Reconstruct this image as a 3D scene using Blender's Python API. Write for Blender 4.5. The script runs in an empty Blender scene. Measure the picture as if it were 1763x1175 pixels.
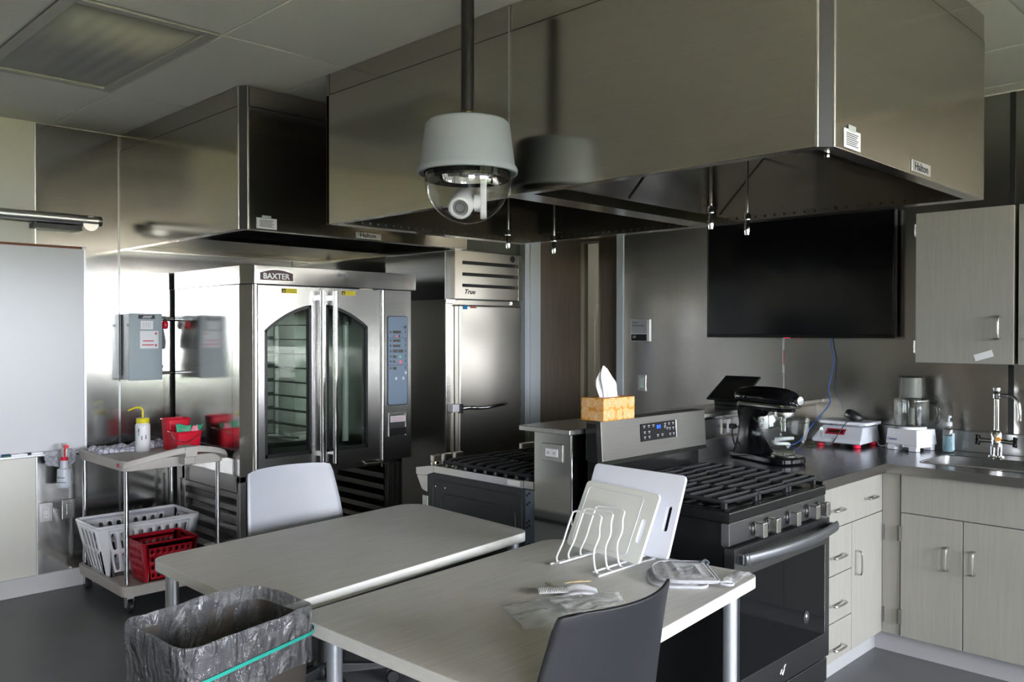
import bpy, bmesh, math, random
from mathutils import Vector, Matrix, noise
S = bpy.context.scene
COL = S.collection
PI = math.pi
random.seed(7)

# ------------------------------------------------------------ camera, world, light, exposure
cam = bpy.data.cameras.new('camera')
camo = bpy.data.objects.new('camera', cam)
COL.objects.link(camo)
S.camera = camo
AZ, PT, RO = math.radians(44.7522), math.radians(-0.6285), math.radians(0.0465)
fw = Vector((math.cos(AZ)*math.cos(PT), math.sin(AZ)*math.cos(PT), math.sin(PT)))
rt = Vector((math.sin(AZ), -math.cos(AZ), 0))
up = rt.cross(fw)
R_ = math.cos(RO)*rt+math.sin(RO)*up
U_ = -math.sin(RO)*rt+math.cos(RO)*up
camo.matrix_world = Matrix(((R_.x, U_.x, -fw.x, 0), (R_.y, U_.y, -fw.y, 0), (R_.z, U_.z, -fw.z, 1.54), (0, 0, 0, 1)))
cam.sensor_width = 36
cam.lens = 36*1463.94/1763
cam.clip_start = 0.05

W = bpy.data.worlds.new('sky')
S.world = W
W.use_nodes = True
wn = W.node_tree
wn.nodes.clear()
wo = wn.nodes.new('ShaderNodeOutputWorld')
wb = wn.nodes.new('ShaderNodeBackground')
wb.inputs['Color'].default_value = (0.88, 0.92, 1.0, 1)      # even overcast sky
wb.inputs['Strength'].default_value = 40.0
wn.links.new(wb.outputs[0], wo.inputs[0])

bounce_sun = bpy.data.lights.new('bounce_sun', 'SUN')                       # added high behind the building: its bounce off the paving brightens the ceiling
bounce_sun.energy = 140
bounce_sun.color = (1.0, .90, .72)
bounce_sun.angle = math.radians(2)
suno = bpy.data.objects.new('bounce_sun', bounce_sun)
suno.rotation_euler = Vector((.12, -.25, -.96)).to_track_quat('-Z', 'Y').to_euler()
COL.objects.link(suno)
S.view_settings.view_transform = 'Standard'
S.view_settings.look = 'None'
S.view_settings.gamma = 1
S.view_settings.use_curve_mapping = False
S.view_settings.exposure = 0.2
S.cycles.max_bounces = 10
S.cycles.diffuse_bounces = 5
S.cycles.glossy_bounces = 5
S.cycles.transmission_bounces = 8
S.cycles.transparent_max_bounces = 14
S.cycles.sample_clamp_indirect = 0
S.cycles.caustics_reflective = False
S.cycles.caustics_refractive = False

REAR = -3.6                       # the wall behind the camera with the windows
# (x from, x to, sill, head)
WINS = [(x, x+1.12, .85, 2.40) for x in (-2.90, -1.70, 1.00, 2.20, 3.40)]

def portal(x0, x1, WZ0, WZ1):
    l = bpy.data.lights.new('window_daylight', 'AREA')
    l.shape = 'RECTANGLE'
    l.size = x1-x0
    l.size_y = WZ1-WZ0
    l.cycles.is_portal = True
    o = bpy.data.objects.new('window_daylight', l)
    o.location = ((x0+x1)/2, REAR-0.1, (WZ0+WZ1)/2)
    o.rotation_euler = Vector((0, 1, 0)).to_track_quat('-Z', 'Y').to_euler()
    COL.objects.link(o)
for w in WINS:
    portal(*w)

# ------------------------------------------------------------ materials
MATS = {}
def mat(name, col, rough=0.5, metal=0.0, var=0.0, scale=8.0, stretch=(1, 1, 1), bump=0.0, bscale=None, spec=0.5,
        aniso=0.0, wav=0.0, alpha=1.0, trans=0.0, emit=0.0, coat=0.0, rvar=0.0, col2=None, arot=0.0):
    if name in MATS:
        return MATS[name]
    m = bpy.data.materials.new(name)
    m.use_nodes = True
    nt = m.node_tree
    p = nt.nodes['Principled BSDF']
    c = (*col, 1)
    p.inputs['Base Color'].default_value = c
    p.inputs['Roughness'].default_value = rough
    p.inputs['Metallic'].default_value = metal
    p.inputs['Specular IOR Level'].default_value = spec
    p.inputs['Alpha'].default_value = alpha
    p.inputs['Transmission Weight'].default_value = trans
    p.inputs['Coat Weight'].default_value = coat
    if emit:
        p.inputs['Emission Color'].default_value = c
        p.inputs['Emission Strength'].default_value = emit
    L = nt.links.new
    N = nt.nodes.new
    nrm = None
    if var or bump or rvar:
        tc = N('ShaderNodeTexCoord')
        mp = N('ShaderNodeMapping')
        mp.inputs['Scale'].default_value = stretch
        L(tc.outputs['Object'], mp.inputs['Vector'])
        nz = N('ShaderNodeTexNoise')
        nz.inputs['Scale'].default_value = scale
        nz.inputs['Detail'].default_value = 4
        L(mp.outputs[0], nz.inputs['Vector'])
        if var:
            mx = N('ShaderNodeMix')
            mx.data_type = 'RGBA'
            c2 = col2 or tuple(max(0, v*(1-var)) for v in col)
            mx.inputs['A'].default_value = (*c2, 1)
            mx.inputs['B'].default_value = (*(tuple(min(1, v*(1+var)) for v in col) if not col2 else col), 1)
            cr = N('ShaderNodeMapRange')
            cr.inputs['From Min'].default_value = 0.3
            cr.inputs['From Max'].default_value = 0.7
            L(nz.outputs[0], cr.inputs['Value'])
            L(cr.outputs[0], mx.inputs['Factor'])
            L(mx.outputs['Result'], p.inputs['Base Color'])
        if rvar:
            mr = N('ShaderNodeMapRange')
            mr.inputs['To Min'].default_value = rough-rvar
            mr.inputs['To Max'].default_value = rough+rvar
            L(nz.outputs[0], mr.inputs['Value'])
            L(mr.outputs[0], p.inputs['Roughness'])
        if bump:
            b = N('ShaderNodeBump')
            b.inputs['Strength'].default_value = bump
            b.inputs['Distance'].default_value = 0.004
            if bscale:
                n2 = N('ShaderNodeTexNoise')
                n2.inputs['Scale'].default_value = bscale
                n2.inputs['Detail'].default_value = 3
                L(mp.outputs[0], n2.inputs['Vector'])
                L(n2.outputs[0], b.inputs['Height'])
            else:
                L(nz.outputs[0], b.inputs['Height'])
            nrm = b
    if wav:
        tc2 = N('ShaderNodeTexCoord')
        n3 = N('ShaderNodeTexNoise')
        n3.inputs['Scale'].default_value = 1.6
        n3.inputs['Detail'].default_value = 1
        L(tc2.outputs['Object'], n3.inputs['Vector'])
        b2 = N('ShaderNodeBump')
        b2.inputs['Strength'].default_value = wav
        b2.inputs['Distance'].default_value = 0.05
        L(n3.outputs[0], b2.inputs['Height'])
        if nrm:
            L(nrm.outputs[0], b2.inputs['Normal'])
        nrm = b2
    if nrm:
        L(nrm.outputs[0], p.inputs['Normal'])
    if aniso:
        p.inputs['Anisotropic'].default_value = aniso
        ge = N('ShaderNodeNewGeometry')
        vm = N('ShaderNodeVectorMath')
        vm.operation = 'CROSS_PRODUCT'
        vm.inputs[1].default_value = (0.02, 0.01, 1)
        L(ge.outputs['Normal'], vm.inputs[0])
        L(vm.outputs[0], p.inputs['Tangent'])
        p.inputs['Anisotropic Rotation'].default_value = arot
    MATS[name] = m
    return m

def glassmat(name, tint, ior=1.45, rough=0.0, tl=1.0):
    """thin clear sheet: sees through, mirrors by angle"""
    if name in MATS:
        return MATS[name]
    m = bpy.data.materials.new(name)
    m.use_nodes = True
    nt = m.node_tree
    nt.nodes.clear()
    o = nt.nodes.new('ShaderNodeOutputMaterial')
    t = nt.nodes.new('ShaderNodeBsdfTransparent')
    t.inputs[0].default_value = (*tint, 1)
    g = nt.nodes.new('ShaderNodeBsdfGlossy')
    g.inputs['Roughness'].default_value = rough
    f = nt.nodes.new('ShaderNodeFresnel')
    ge = nt.nodes.new('ShaderNodeNewGeometry')
    ma = nt.nodes.new('ShaderNodeMath')
    ma.operation = 'MULTIPLY_ADD'
    ma.inputs[1].default_value = 1/ior-ior
    ma.inputs[2].default_value = ior
    nt.links.new(ge.outputs['Backfacing'], ma.inputs[0])
    nt.links.new(ma.outputs[0], f.inputs[0])
    mx = nt.nodes.new('ShaderNodeMixShader')
    nt.links.new(f.outputs[0], mx.inputs[0])
    nt.links.new(t.outputs[0], mx.inputs[1])
    nt.links.new(g.outputs[0], mx.inputs[2])
    nt.links.new(mx.outputs[0], o.inputs[0])
    MATS[name] = m
    return m

STEEL = mat('brushed_steel', (0.56, 0.555, 0.54), 0.14, 1.0, var=0.025, scale=2.0, stretch=(1, 1, 60), aniso=0.4, wav=0.03)
STEELB = mat('right_wall_steel', (0.54, 0.525, 0.50), 0.24, 1.0, var=0.025, scale=2.0, stretch=(1, 60, 1), aniso=0.7, wav=0.03, arot=0.25)
STEELV = mat('hood_steel', (0.50, 0.47, 0.415), 0.16, 1.0, var=0.025, scale=2.0, stretch=(1, 1, 60), aniso=0.4, wav=0.05)
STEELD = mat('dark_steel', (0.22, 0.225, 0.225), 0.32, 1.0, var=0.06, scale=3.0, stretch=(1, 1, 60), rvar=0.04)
COUNTER = mat('counter_steel', (0.38, 0.385, 0.39), 0.22, 1.0, var=0.06, scale=4.0, stretch=(1, 30, 1), rvar=0.06)
CHROME = mat('chrome', (0.78, 0.79, 0.80), 0.08, 1.0)
NICKEL = mat('satin_nickel', (0.62, 0.61, 0.59), 0.25, 1.0)
ALU = mat('aluminium', (0.60, 0.60, 0.60), 0.35, 1.0)
PAINT = mat('cream_paint', (0.66, 0.65, 0.59), 0.6, var=0.02, scale=4)
PAINT2 = mat('pale_paint', (0.62, 0.61, 0.57), 0.6, var=0.02, scale=4)
PAINTB = mat('beige_paint', (0.42, 0.38, 0.31), 0.6, var=0.03, scale=3)
TILE = mat('ceiling_tile', (0.82, 0.80, 0.74), 0.9, var=0.03, scale=150, bump=0.2)
TEE = mat('white_grid_metal', (0.66, 0.65, 0.58), 0.5)
FLOOR = mat('grey_sheet_floor', (0.105, 0.108, 0.112), 0.38, var=0.06, scale=6)
BASE = mat('grey_cove_base', (0.36, 0.36, 0.37), 0.45)
BASEW = mat('pale_cove_base', (0.55, 0.55, 0.56), 0.5)
LAM = mat('table_laminate', (0.54, 0.52, 0.49), 0.42, var=0.09, scale=5, stretch=(1.2, 22, 6))
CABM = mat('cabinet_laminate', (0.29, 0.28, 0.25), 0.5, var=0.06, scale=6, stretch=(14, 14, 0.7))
EDGEB = mat('beige_edge_band', (0.50, 0.46, 0.38), 0.5)
WHITEP = mat('white_plastic', (0.84, 0.85, 0.91), 0.38)
WHITEM = mat('white_enamel', (0.80, 0.80, 0.82), 0.3)
CHAIRW = mat('pale_grey_shell', (0.37, 0.38, 0.42), 0.42, bump=0.05, scale=220)
CHAIRD = mat('charcoal_shell', (0.017, 0.018, 0.021), 0.5, bump=0.08, scale=260)
BLACKP = mat('black_plastic', (0.012, 0.012, 0.013), 0.42)
BLACKG = mat('black_gloss', (0.006, 0.006, 0.007), 0.05, spec=0.12)
BLACKE = mat('black_enamel', (0.009, 0.0095, 0.0095), 0.22, spec=0.3)
IRON = mat('cast_iron', (0.018, 0.018, 0.02), 0.5, bump=0.2, scale=120)
SLATE = mat('black_stainless', (0.20, 0.205, 0.21), 0.3, 1.0, var=0.05, scale=3, stretch=(1, 1, 60))
SLATEL = mat('grey_stainless', (0.30, 0.30, 0.295), 0.3, 1.0, var=0.05, scale=3, stretch=(1, 1, 60))
LEGM = mat('silver_leg_paint', (0.50, 0.53, 0.57), 0.35, 0.6)
REDP = mat('red_plastic', (0.62, 0.008, 0.03), 0.3)
REDB = mat('red_basket_plastic', (0.50, 0.006, 0.025), 0.38)
GREYBOX = mat('grey_box_paint', (0.27, 0.32, 0.34), 0.4)
BEIGEC = mat('beige_cart_plastic', (0.47, 0.44, 0.41), 0.48, var=0.04, scale=30)
BROWNP = mat('brown_bin_plastic', (0.052, 0.043, 0.036), 0.5)
PAPER = mat('white_paper', (0.72, 0.72, 0.74), 0.7)
INK = mat('dark_ink', (0.02, 0.02, 0.024), 0.6)
REDINK = mat('red_ink', (0.55, 0.06, 0.10), 0.6)
YELL = mat('yellow_plastic', (0.75, 0.62, 0.02), 0.4)
YLAB = mat('yellow_sticker', (0.62, 0.52, 0.02), 0.5)
GREEN = mat('green_packet', (0.01, 0.28, 0.14), 0.45)
PINK = mat('pink_packet', (0.70, 0.22, 0.28), 0.5)
TEAL = mat('teal_drawstring', (0.02, 0.30, 0.24), 0.4)
BLUEC = mat('blue_cable', (0.03, 0.11, 0.42), 0.4)
BLUEI = mat('blue_plastic', (0.01, 0.03, 0.40), 0.4)
GREYC = mat('camera_housing_grey', (0.36, 0.395, 0.41), 0.5)
ORNG = mat('orange_paper', (0.66, 0.27, 0.03), 0.6)
ORNL = mat('pale_orange_print', (0.90, 0.72, 0.46), 0.6)
TISSUE = mat('tissue_paper', (0.82, 0.83, 0.86), 0.8)
WOODD = mat('brown_wood_door', (0.20, 0.155, 0.115), 0.45, var=0.12, scale=5, stretch=(12, 12, 0.6))
FRAMEM = mat('door_frame_paint', (0.50, 0.54, 0.56), 0.42)
BURG = mat('burgundy_badge', (0.035, 0.006, 0.012), 0.3)
PANELB = mat('blue_grey_membrane', (0.20, 0.26, 0.34), 0.4)
DISP = mat('dark_display', (0.05, 0.045, 0.04), 0.25)
BLUED = mat('blue_digits', (0.01, 0.09, 1.0), 0.4, emit=1.4)
REDL = mat('red_led', (1.0, 0.05, 0.1), 0.4, emit=0.8)
GRNL = mat('green_led', (0.05, 0.8, 0.25), 0.4, emit=0.3)
PEBG = mat('white_cutting_board', (0.86, 0.87, 0.97), 0.5)
PEBS = mat('cream_cutting_board', (0.90, 0.92, 0.88), 0.5)
QUILT = mat('grey_quilted_cloth', (0.46, 0.46, 0.47), 0.9, var=0.25, scale=60, bump=0.5)
PIPING = mat('pale_piping', (0.46, 0.46, 0.50), 0.85)
WOODP = mat('pale_wood', (0.60, 0.44, 0.24), 0.6)
GLASS = glassmat('clear_glass', (0.90, 0.92, 0.915), 1.6)
OVENG = glassmat('oven_glass', (0.76, 0.81, 0.79), 1.5)
DOME = glassmat('clear_dome', (0.93, 0.93, 0.92), 1.7)
CLEARP = glassmat('clear_plastic', (0.78, 0.79, 0.78), 1.45, 0.06)
SOAPL = mat('blue_soap', (0.30, 0.52, 0.62), 0.15, alpha=0.75)
MILKY = mat('milky_plastic', (0.56, 0.60, 0.66), 0.35)
TOWEL = mat('checked_towel', (0.62, 0.62, 0.66), 0.9, bump=0.4, scale=90)
BAG = None
SCREEN = mat('black_screen', (0.004, 0.004, 0.005), 0.12)
BOUNCE_PAVE = mat('bounce_paving', (0.62, 0.57, 0.46), 0.9, var=0.3, scale=0.6)

# ------------------------------------------------------------ mesh builder
class MB:
    def __init__(s):
        s.v, s.f, s.sm = [], [], []
    def add(s, vs, fs, smooth=False):
        n = len(s.v)
        s.v += [tuple(v) for v in vs]
        s.f += [[i+n for i in f] for f in fs]
        s.sm += [smooth]*len(fs)
        return s
    def box(s, x0, y0, z0, x1, y1, z1):
        if x0 > x1: x0, x1 = x1, x0
        if y0 > y1: y0, y1 = y1, y0
        if z0 > z1: z0, z1 = z1, z0
        return s.add([(x0, y0, z0), (x1, y0, z0), (x1, y1, z0), (x0, y1, z0), (x0, y0, z1), (x1, y0, z1), (x1, y1, z1), (x0, y1, z1)],
                     [(3, 2, 1, 0), (4, 5, 6, 7), (0, 1, 5, 4), (1, 2, 6, 5), (2, 3, 7, 6), (3, 0, 4, 7)])
    def hexa(s, b, t):
        """bottom quad b and top quad t, both counter-clockwise from above"""
        return s.add(list(b)+list(t), [(3, 2, 1, 0), (4, 5, 6, 7), (0, 1, 5, 4), (1, 2, 6, 5), (2, 3, 7, 6), (3, 0, 4, 7)])
    def prism(s, pts, z0, z1, smooth=False, ax='z'):
        n = len(pts)
        def P(a, b, c):
            return (a, b, c) if ax == 'z' else ((a, c, b) if ax == 'y' else (c, a, b))
        s.add([P(x, y, z0) for x, y in pts]+[P(x, y, z1) for x, y in pts],
              [tuple(range(n-1, -1, -1)), tuple(range(n, 2*n))]+[(i, (i+1) % n, n+(i+1) % n, n+i) for i in range(n)])
        if smooth:
            for k in range(n): s.sm[-1-k] = True
        return s
    def tube(s, pts, r, seg=10, caps=True, closed=False):
        pts = [Vector(p) for p in pts]
        n = len(pts)
        rs = r if isinstance(r, (list, tuple)) else [r]*n
        rings = []
        prev = None
        for i, p in enumerate(pts):
            if closed:
                d = pts[(i+1) % n]-pts[i-1]
            else:
                d = pts[min(i+1, n-1)]-pts[max(i-1, 0)]
            d.normalize()
            if prev is None:
                a = Vector((0, 0, 1)) if abs(d.z) < .9 else Vector((1, 0, 0))
                prev = d.cross(a).normalized()
            else:
                prev = (prev-d*prev.dot(d))
                if prev.length < 1e-6:
                    prev = d.orthogonal()
                prev.normalize()
            q = d.cross(prev)
            rings.append([p+rs[i]*(math.cos(2*PI*k/seg)*prev+math.sin(2*PI*k/seg)*q) for k in range(seg)])
        vs = [v for rg in rings for v in rg]
        fs = []
        m = n if closed else n-1
        for i in range(m):
            j = (i+1) % n
            for k in range(seg):
                fs.append((i*seg+k, i*seg+(k+1) % seg, j*seg+(k+1) % seg, j*seg+k))
        s.add(vs, fs, True)
        if caps and not closed:
            s.add(rings[0], [tuple(range(seg-1, -1, -1))])
            s.add(rings[-1], [tuple(range(seg))])
        return s
    def cyl(s, a, b, r, seg=16):
        return s.tube([a, b], r, seg)
    def lathe(s, prof, c=(0, 0, 0), seg=28, ax='z', smooth=True):
        vs, fs = [], []
        n = len(prof)
        for r, z in prof:
            for k in range(seg):
                a = 2*PI*k/seg
                x, y = r*math.cos(a), r*math.sin(a)
                p = (x, y, z) if ax == 'z' else ((x, -z, y) if ax == 'y' else (-z, x, y))
                vs.append((c[0]+p[0], c[1]+p[1], c[2]+p[2]))
        for i in range(n-1):
            for k in range(seg):
                fs.append((i*seg+k, i*seg+(k+1) % seg, (i+1)*seg+(k+1) % seg, (i+1)*seg+k))
        s.add(vs, fs, smooth)
        if prof[0][0] > 1e-5: s.add(vs[:seg], [tuple(range(seg-1, -1, -1))])
        if prof[-1][0] > 1e-5: s.add(vs[-seg:], [tuple(range(seg))])
        return s
    def grid(s, fn, nu, nv, smooth=True, closeu=False):
        vs = [fn(i/nu, j/nv) for j in range(nv+1) for i in range(nu+(0 if closeu else 1))]
        w = nu if closeu else nu+1
        fs = []
        for j in range(nv):
            for i in range(nu):
                i2 = (i+1) % w
                fs.append((j*w+i, j*w+i2, (j+1)*w+i2, (j+1)*w+i))
        return s.add(vs, fs, smooth)
    def xf(s, M):
        s.v = [tuple(M @ Vector(v)) for v in s.v]
        return s
    def join(s, o):
        n = len(s.v)
        s.v += o.v
        s.f += [[i+n for i in f] for f in o.f]
        s.sm += o.sm
        return s

ORG = {}
STUFFS = {'print_line', 'slot', 'raised_dots', 'indicator', 'display', 'button', 'pattern_line', 'check_line', 'quilt_stitch'}
def link(o, parent=None, org=None):
    COL.objects.link(o)
    if parent is not None:
        o.parent = parent
    return o
def tag(o, label, cat, group=None):
    o['label'] = label
    o['category'] = cat
    if group: o['group'] = group
    return o
def thing(name, label, cat, loc, group=None):
    o = bpy.data.objects.new(name, None)
    o.empty_display_size = 0.05
    o.location = loc
    ORG[o] = Vector(loc)
    link(o)
    return tag(o, label, cat, group)
def build(name, mb, m, parent=None, bevel=0.0, label=None, kind=None, solid=0.0, sub=0, wn=False, seg=2, fix=False):
    """one mesh object; coordinates are given in the world, kept relative to the thing's base"""
    me = bpy.data.meshes.new(name)
    org = ORG.get(parent, Vector((0, 0, 0))) if parent is not None else None
    if parent is None:
        xs = [v[0] for v in mb.v]; ys = [v[1] for v in mb.v]; zs = [v[2] for v in mb.v]
        org = Vector(((min(xs)+max(xs))/2, (min(ys)+max(ys))/2, min(zs)))
    me.from_pydata([(v[0]-org.x, v[1]-org.y, v[2]-org.z) for v in mb.v], [], mb.f)
    me.polygons.foreach_set('use_smooth', mb.sm)
    if fix:
        bm = bmesh.new(); bm.from_mesh(me)
        bmesh.ops.remove_doubles(bm, verts=bm.verts, dist=1e-5)
        bmesh.ops.recalc_face_normals(bm, faces=bm.faces)
        bm.to_mesh(me); bm.free()
    me.update()
    if any(mb.sm): me.set_sharp_from_angle(angle=math.radians(38))
    for mm in (m if isinstance(m, (list, tuple)) else [m]):
        me.materials.append(mm)
    o = bpy.data.objects.new(name, me)
    ORG[o] = org
    link(o, parent)
    if parent is None:
        o.location = org
    if solid:
        md = o.modifiers.new('solid', 'SOLIDIFY'); md.thickness = solid; md.offset = 0
    if sub:
        md = o.modifiers.new('sub', 'SUBSURF'); md.levels = sub; md.render_levels = sub
    if bevel:
        md = o.modifiers.new('bevel', 'BEVEL'); md.width = bevel; md.segments = seg; md.limit_method = 'ANGLE'; md.angle_limit = math.radians(40)
        md.harden_normals = False
    if label: o['label'] = label
    if not kind and name in STUFFS: kind = 'stuff'
    if kind: o['kind'] = kind
    return o
def one(name, label, cat, mb, m, group=None, **k):
    return tag(build(name, mb, m, None, **k), label, cat, group)
def B(*a):
    return MB().box(*a)
def text(name, s, m, parent, loc, size, face='-y', off=0.0, shear=0.0, sx=1.0, ext=0.0004, align='LEFT', rot=None):
    cu = bpy.data.curves.new(name, 'FONT')
    cu.body = s; cu.size = size; cu.extrude = ext; cu.offset = off; cu.shear = shear; cu.align_x = align
    cu.resolution_u = 3
    t = bpy.data.objects.new(name, cu)
    COL.objects.link(t)
    dg = bpy.context.evaluated_depsgraph_get()
    me = bpy.data.meshes.new_from_object(t.evaluated_get(dg))
    bpy.data.objects.remove(t)
    M = Matrix.Diagonal((sx, 1, 1, 1))
    if rot is None:
        rot = Matrix.Rotation(PI/2, 4, 'X') if face == '-y' else Matrix.Rotation(-PI/2, 4, 'Z') @ Matrix.Rotation(PI/2, 4, 'X')
    me.transform(Matrix.Translation(Vector(loc)-ORG[parent]) @ rot @ M)
    me.materials.clear(); me.materials.append(m)
    o = bpy.data.objects.new(name, me)
    ORG[o] = ORG[parent]
    return link(o, parent)
def rrect(x0, y0, x1, y1, r, n=6):
    pts = []
    for cx, cy, a0 in ((x1-r, y1-r, 0), (x0+r, y1-r, 90), (x0+r, y0+r, 180), (x1-r, y0+r, 270)):
        for k in range(n+1):
            a = math.radians(a0+90*k/n)
            pts.append((cx+r*math.cos(a), cy+r*math.sin(a)))
    return pts
def rpoly(P, rs, n=7):
    """polygon with rounded corners"""
    out = []
    N = len(P)
    for i in range(N):
        p = Vector(P[i]); a = (Vector(P[i-1])-p).normalized(); b = (Vector(P[(i+1) % N])-p).normalized()
        r = rs[i] if isinstance(rs, (list, tuple)) else rs
        h = math.acos(max(-1, min(1, a.dot(b))))/2
        t = r/math.tan(h)
        c = p+(a+b).normalized()*(r/math.sin(h))
        s0 = p+a*t-c; s1 = p+b*t-c
        a0 = math.atan2(s0.y, s0.x); a1 = math.atan2(s1.y, s1.x)
        d = (a1-a0+PI) % (2*PI)-PI
        for k in range(n+1):
            q = a0+d*k/n
            out.append((c.x+r*math.cos(q), c.y+r*math.sin(q)))
    return out
def smoothpath(P, n=6):
    P = [Vector(p) for p in P]
    out = []
    for i in range(len(P)-1):
        p0, p1, p2, p3 = P[max(i-1, 0)], P[i], P[i+1], P[min(i+2, len(P)-1)]
        for k in range(n):
            t = k/n
            out.append(0.5*((2*p1)+(-p0+p2)*t+(2*p0-5*p1+4*p2-p3)*t*t+(-p0+3*p1-3*p2+p3)*t**3))
    out.append(P[-1])
    return out

# ------------------------------------------------------------ room shell
XR, YL, ZC = 4.86, 5.49, 2.763          # right wall, left wall, ceiling
XN = -4.0                               # near wall, out of view
def struct(name, mb, m, **k):
    return build(name, mb, m, None, kind='structure', **k)
struct('floor', B(XN-.1, REAR-.2, -0.1, XR+1.9, YL+1.9, 0), FLOOR)
lw = struct('wall_left', B(XN-.1, YL, 0, XR+.2, YL+.15, ZC+.2), PAINT)
struct('wall_near', B(XN-.1, REAR-.2, 0, XN, YL, ZC+.2), PAINTB)
# wall on the right with the doorway
D0, D1, DH = 3.745, 4.665, 2.42
mb = B(XR, REAR-.2, 0, XR+.15, D0, ZC+.2).box(XR, D1, 0, XR+.15, YL+.15, ZC+.2).box(XR, D0, DH, XR+.15, D1, ZC+.2)
rw = struct('wall_right', mb, PAINT2)
mb = MB()
ex = XN
for a, b, z, zt_ in WINS:
    mb.box(ex, REAR-.2, 0, a, REAR, ZC+.2).box(a, REAR-.2, 0, b, REAR, z).box(a, REAR-.2, zt_, b, REAR, ZC+.2)
    ex = b
mb.box(ex, REAR-.2, 0, XR, REAR, ZC+.2)
struct('wall_rear', mb, PAINTB)
for i, (a, b, z, zt_) in enumerate(WINS):
    w = struct('window_%d' % (i+1), B(a, REAR-.16, z, a+.04, REAR-.1, zt_).box(b-.04, REAR-.16, z, b, REAR-.1, zt_)
               .box(a, REAR-.16, z, b, REAR-.1, z+.04).box(a, REAR-.16, zt_-.04, b, REAR-.1, zt_), ALU)
    build('window_sill', B(a, REAR-.1, z, b, REAR+.05, z+.025), PAINT2, w)
# tall grey lockers added out of view to darken what the right wall mirrors
for k in range(4):
    x = -2.55+k*.47
    t = thing('added_locker', ('first', 'second', 'third', 'fourth')[k]+' added tall grey locker from the far left, darkening the steel reflections', 'locker', (x+.23, YL-.25, 0), 'added lockers left of the whiteboard')
    build('body', B(x, YL-.48, 0, x+.46, YL-.012, 1.80), mat('locker_grey', (.10, .105, .11), .5), t)
    d_ = build('door', B(x+.01, YL-.50, .06, x+.45, YL-.48, 1.78), MATS['locker_grey'], t, bevel=.002)
    build('handle', B(x+.38, YL-.52, .95, x+.40, YL-.50, 1.10), NICKEL, d_)
# ceiling: a deck, tees and tiles in 0.61 x 1.205 m bays
GX0, GY0, PX, PY = 1.66, 3.325, 0.61, 1.205
deck = struct('ceiling', B(XN, REAR-.2, ZC+.03, XR+.15, YL+.15, ZC+.2), TILE)
gx = [GX0+PX*k for k in range(-10, 6)]
gy = [GY0+PY*k for k in range(-6, 2)]
mb = MB()
for x in gx:
    if XN < x < XR: mb.box(x-.007, REAR, ZC+.005, x+.007, YL, ZC+.016)
for y in gy:
    mb.box(XN, y-.007, ZC+.0055, XR, y+.007, ZC+.016)
mb.box(XN, YL-.010, ZC+.002, XR, YL, ZC+.012).box(XR-.010, REAR, ZC+.002, XR, YL, ZC+.012)
build('ceiling_grid', mb, TEE, deck)
xs = [XN]+[x for x in gx if XN+.1 < x < XR-.1]+[XR]
ys = [REAR]+[y for y in gy if REAR+.1 < y < YL-.1]+[YL]
for i in range(len(xs)-1):
    for j in range(len(ys)-1):
        if abs(xs[i]-(GX0-PX)) < .01 and abs(ys[j]-GY0) < .01:
            continue                   # the light fitting's bay
        g = random.uniform(-.0012, .0012)
        build('ceiling_tile', B(xs[i]+.006, ys[j]+.006, ZC+.001+g, xs[i+1]-.006, ys[j+1]-.006, ZC+.018+g), TILE, deck)
# switched-off recessed light
LX0, LX1, LY0, LY1 = GX0-PX+.012, GX0-.012, GY0+.012, GY0+PY-.012
t = thing('ceiling_light', 'unlit recessed ceiling light panel with ribbed diffuser', 'light', ((LX0+LX1)/2, (LY0+LY1)/2, ZC))
fm = B(LX0, LY0, ZC-.004, LX0+.045, LY1, ZC+.02).box(LX1-.045, LY0, ZC-.004, LX1, LY1, ZC+.02)
fm.box(LX0+.045, LY0, ZC-.004, LX1-.045, LY0+.045, ZC+.02).box(LX0+.045, LY1-.045, ZC-.004, LX1-.045, LY1, ZC+.02)
build('frame', fm, mat('fitting_white', (0.42, 0.41, 0.38), 0.5), t, bevel=.003)
DIFF = mat('ribbed_diffuser', (0.46, 0.45, 0.41), 0.75)
def ribs(u, v):
    x = LX0+.045+u*(LX1-LX0-.09)
    return (x, LY0+.045+v*(LY1-LY0-.09), ZC+.008+.0012*math.cos(u*2*PI*7))
build('diffuser', MB().grid(ribs, 84, 1), DIFF, t, solid=.002)
# steel cladding on the left wall
PB = 0.108
for a, b in ((1.575, 2.046), (2.046, 3.265), (3.265, 4.485), (4.485, XR)):
    build('wall_panel', B(a+.0015, YL-.006, PB+.002, b-.0015, YL, ZC-.006), STEEL, lw)
    if a > 1.6:
        build('panel_joint', B(a-.006, YL-.008, PB, a+.006, YL-.0055, ZC-.006), STEELD, lw)
build('panel_edge', B(1.569, YL-.008, PB, 1.5765, YL, ZC-.006), ALU, lw)
for a, b in ((XN, 1.572), (1.572, XR)):
    pass
struct('baseboard_left', B(XN, YL-.010, 0, XR, YL, PB), BASEW, bevel=.004)
# steel cladding on the right wall
for a, b in ((REAR, 0.0), (0.0, 1.239), (1.239, 2.48), (2.48, 3.688)):
    build('wall_panel', B(XR-.006, a+.0015, 0.0, XR, b-.0015, ZC-.006), STEELB, rw)
build('panel_joint', B(XR-.009, 2.474, 0, XR-.0055, 2.486, ZC-.006), ALU, rw)
build('panel_joint', B(XR-.009, 1.226, 0, XR-.0055, 1.252, ZC-.006), BLACKP, rw, label='dark panel joint below the wall cabinet')
build('joint_tape', B(XR-.0105, 2.470, 1.29, XR-.009, 2.481, 1.50), PAPER, rw, label='torn pale tape on the panel joint')
build('joint_tape', B(XR-.011, 2.470, 1.34, XR-.0104, 2.476, 1.43), REDINK, rw, label='faded red print on the tape')
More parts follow.
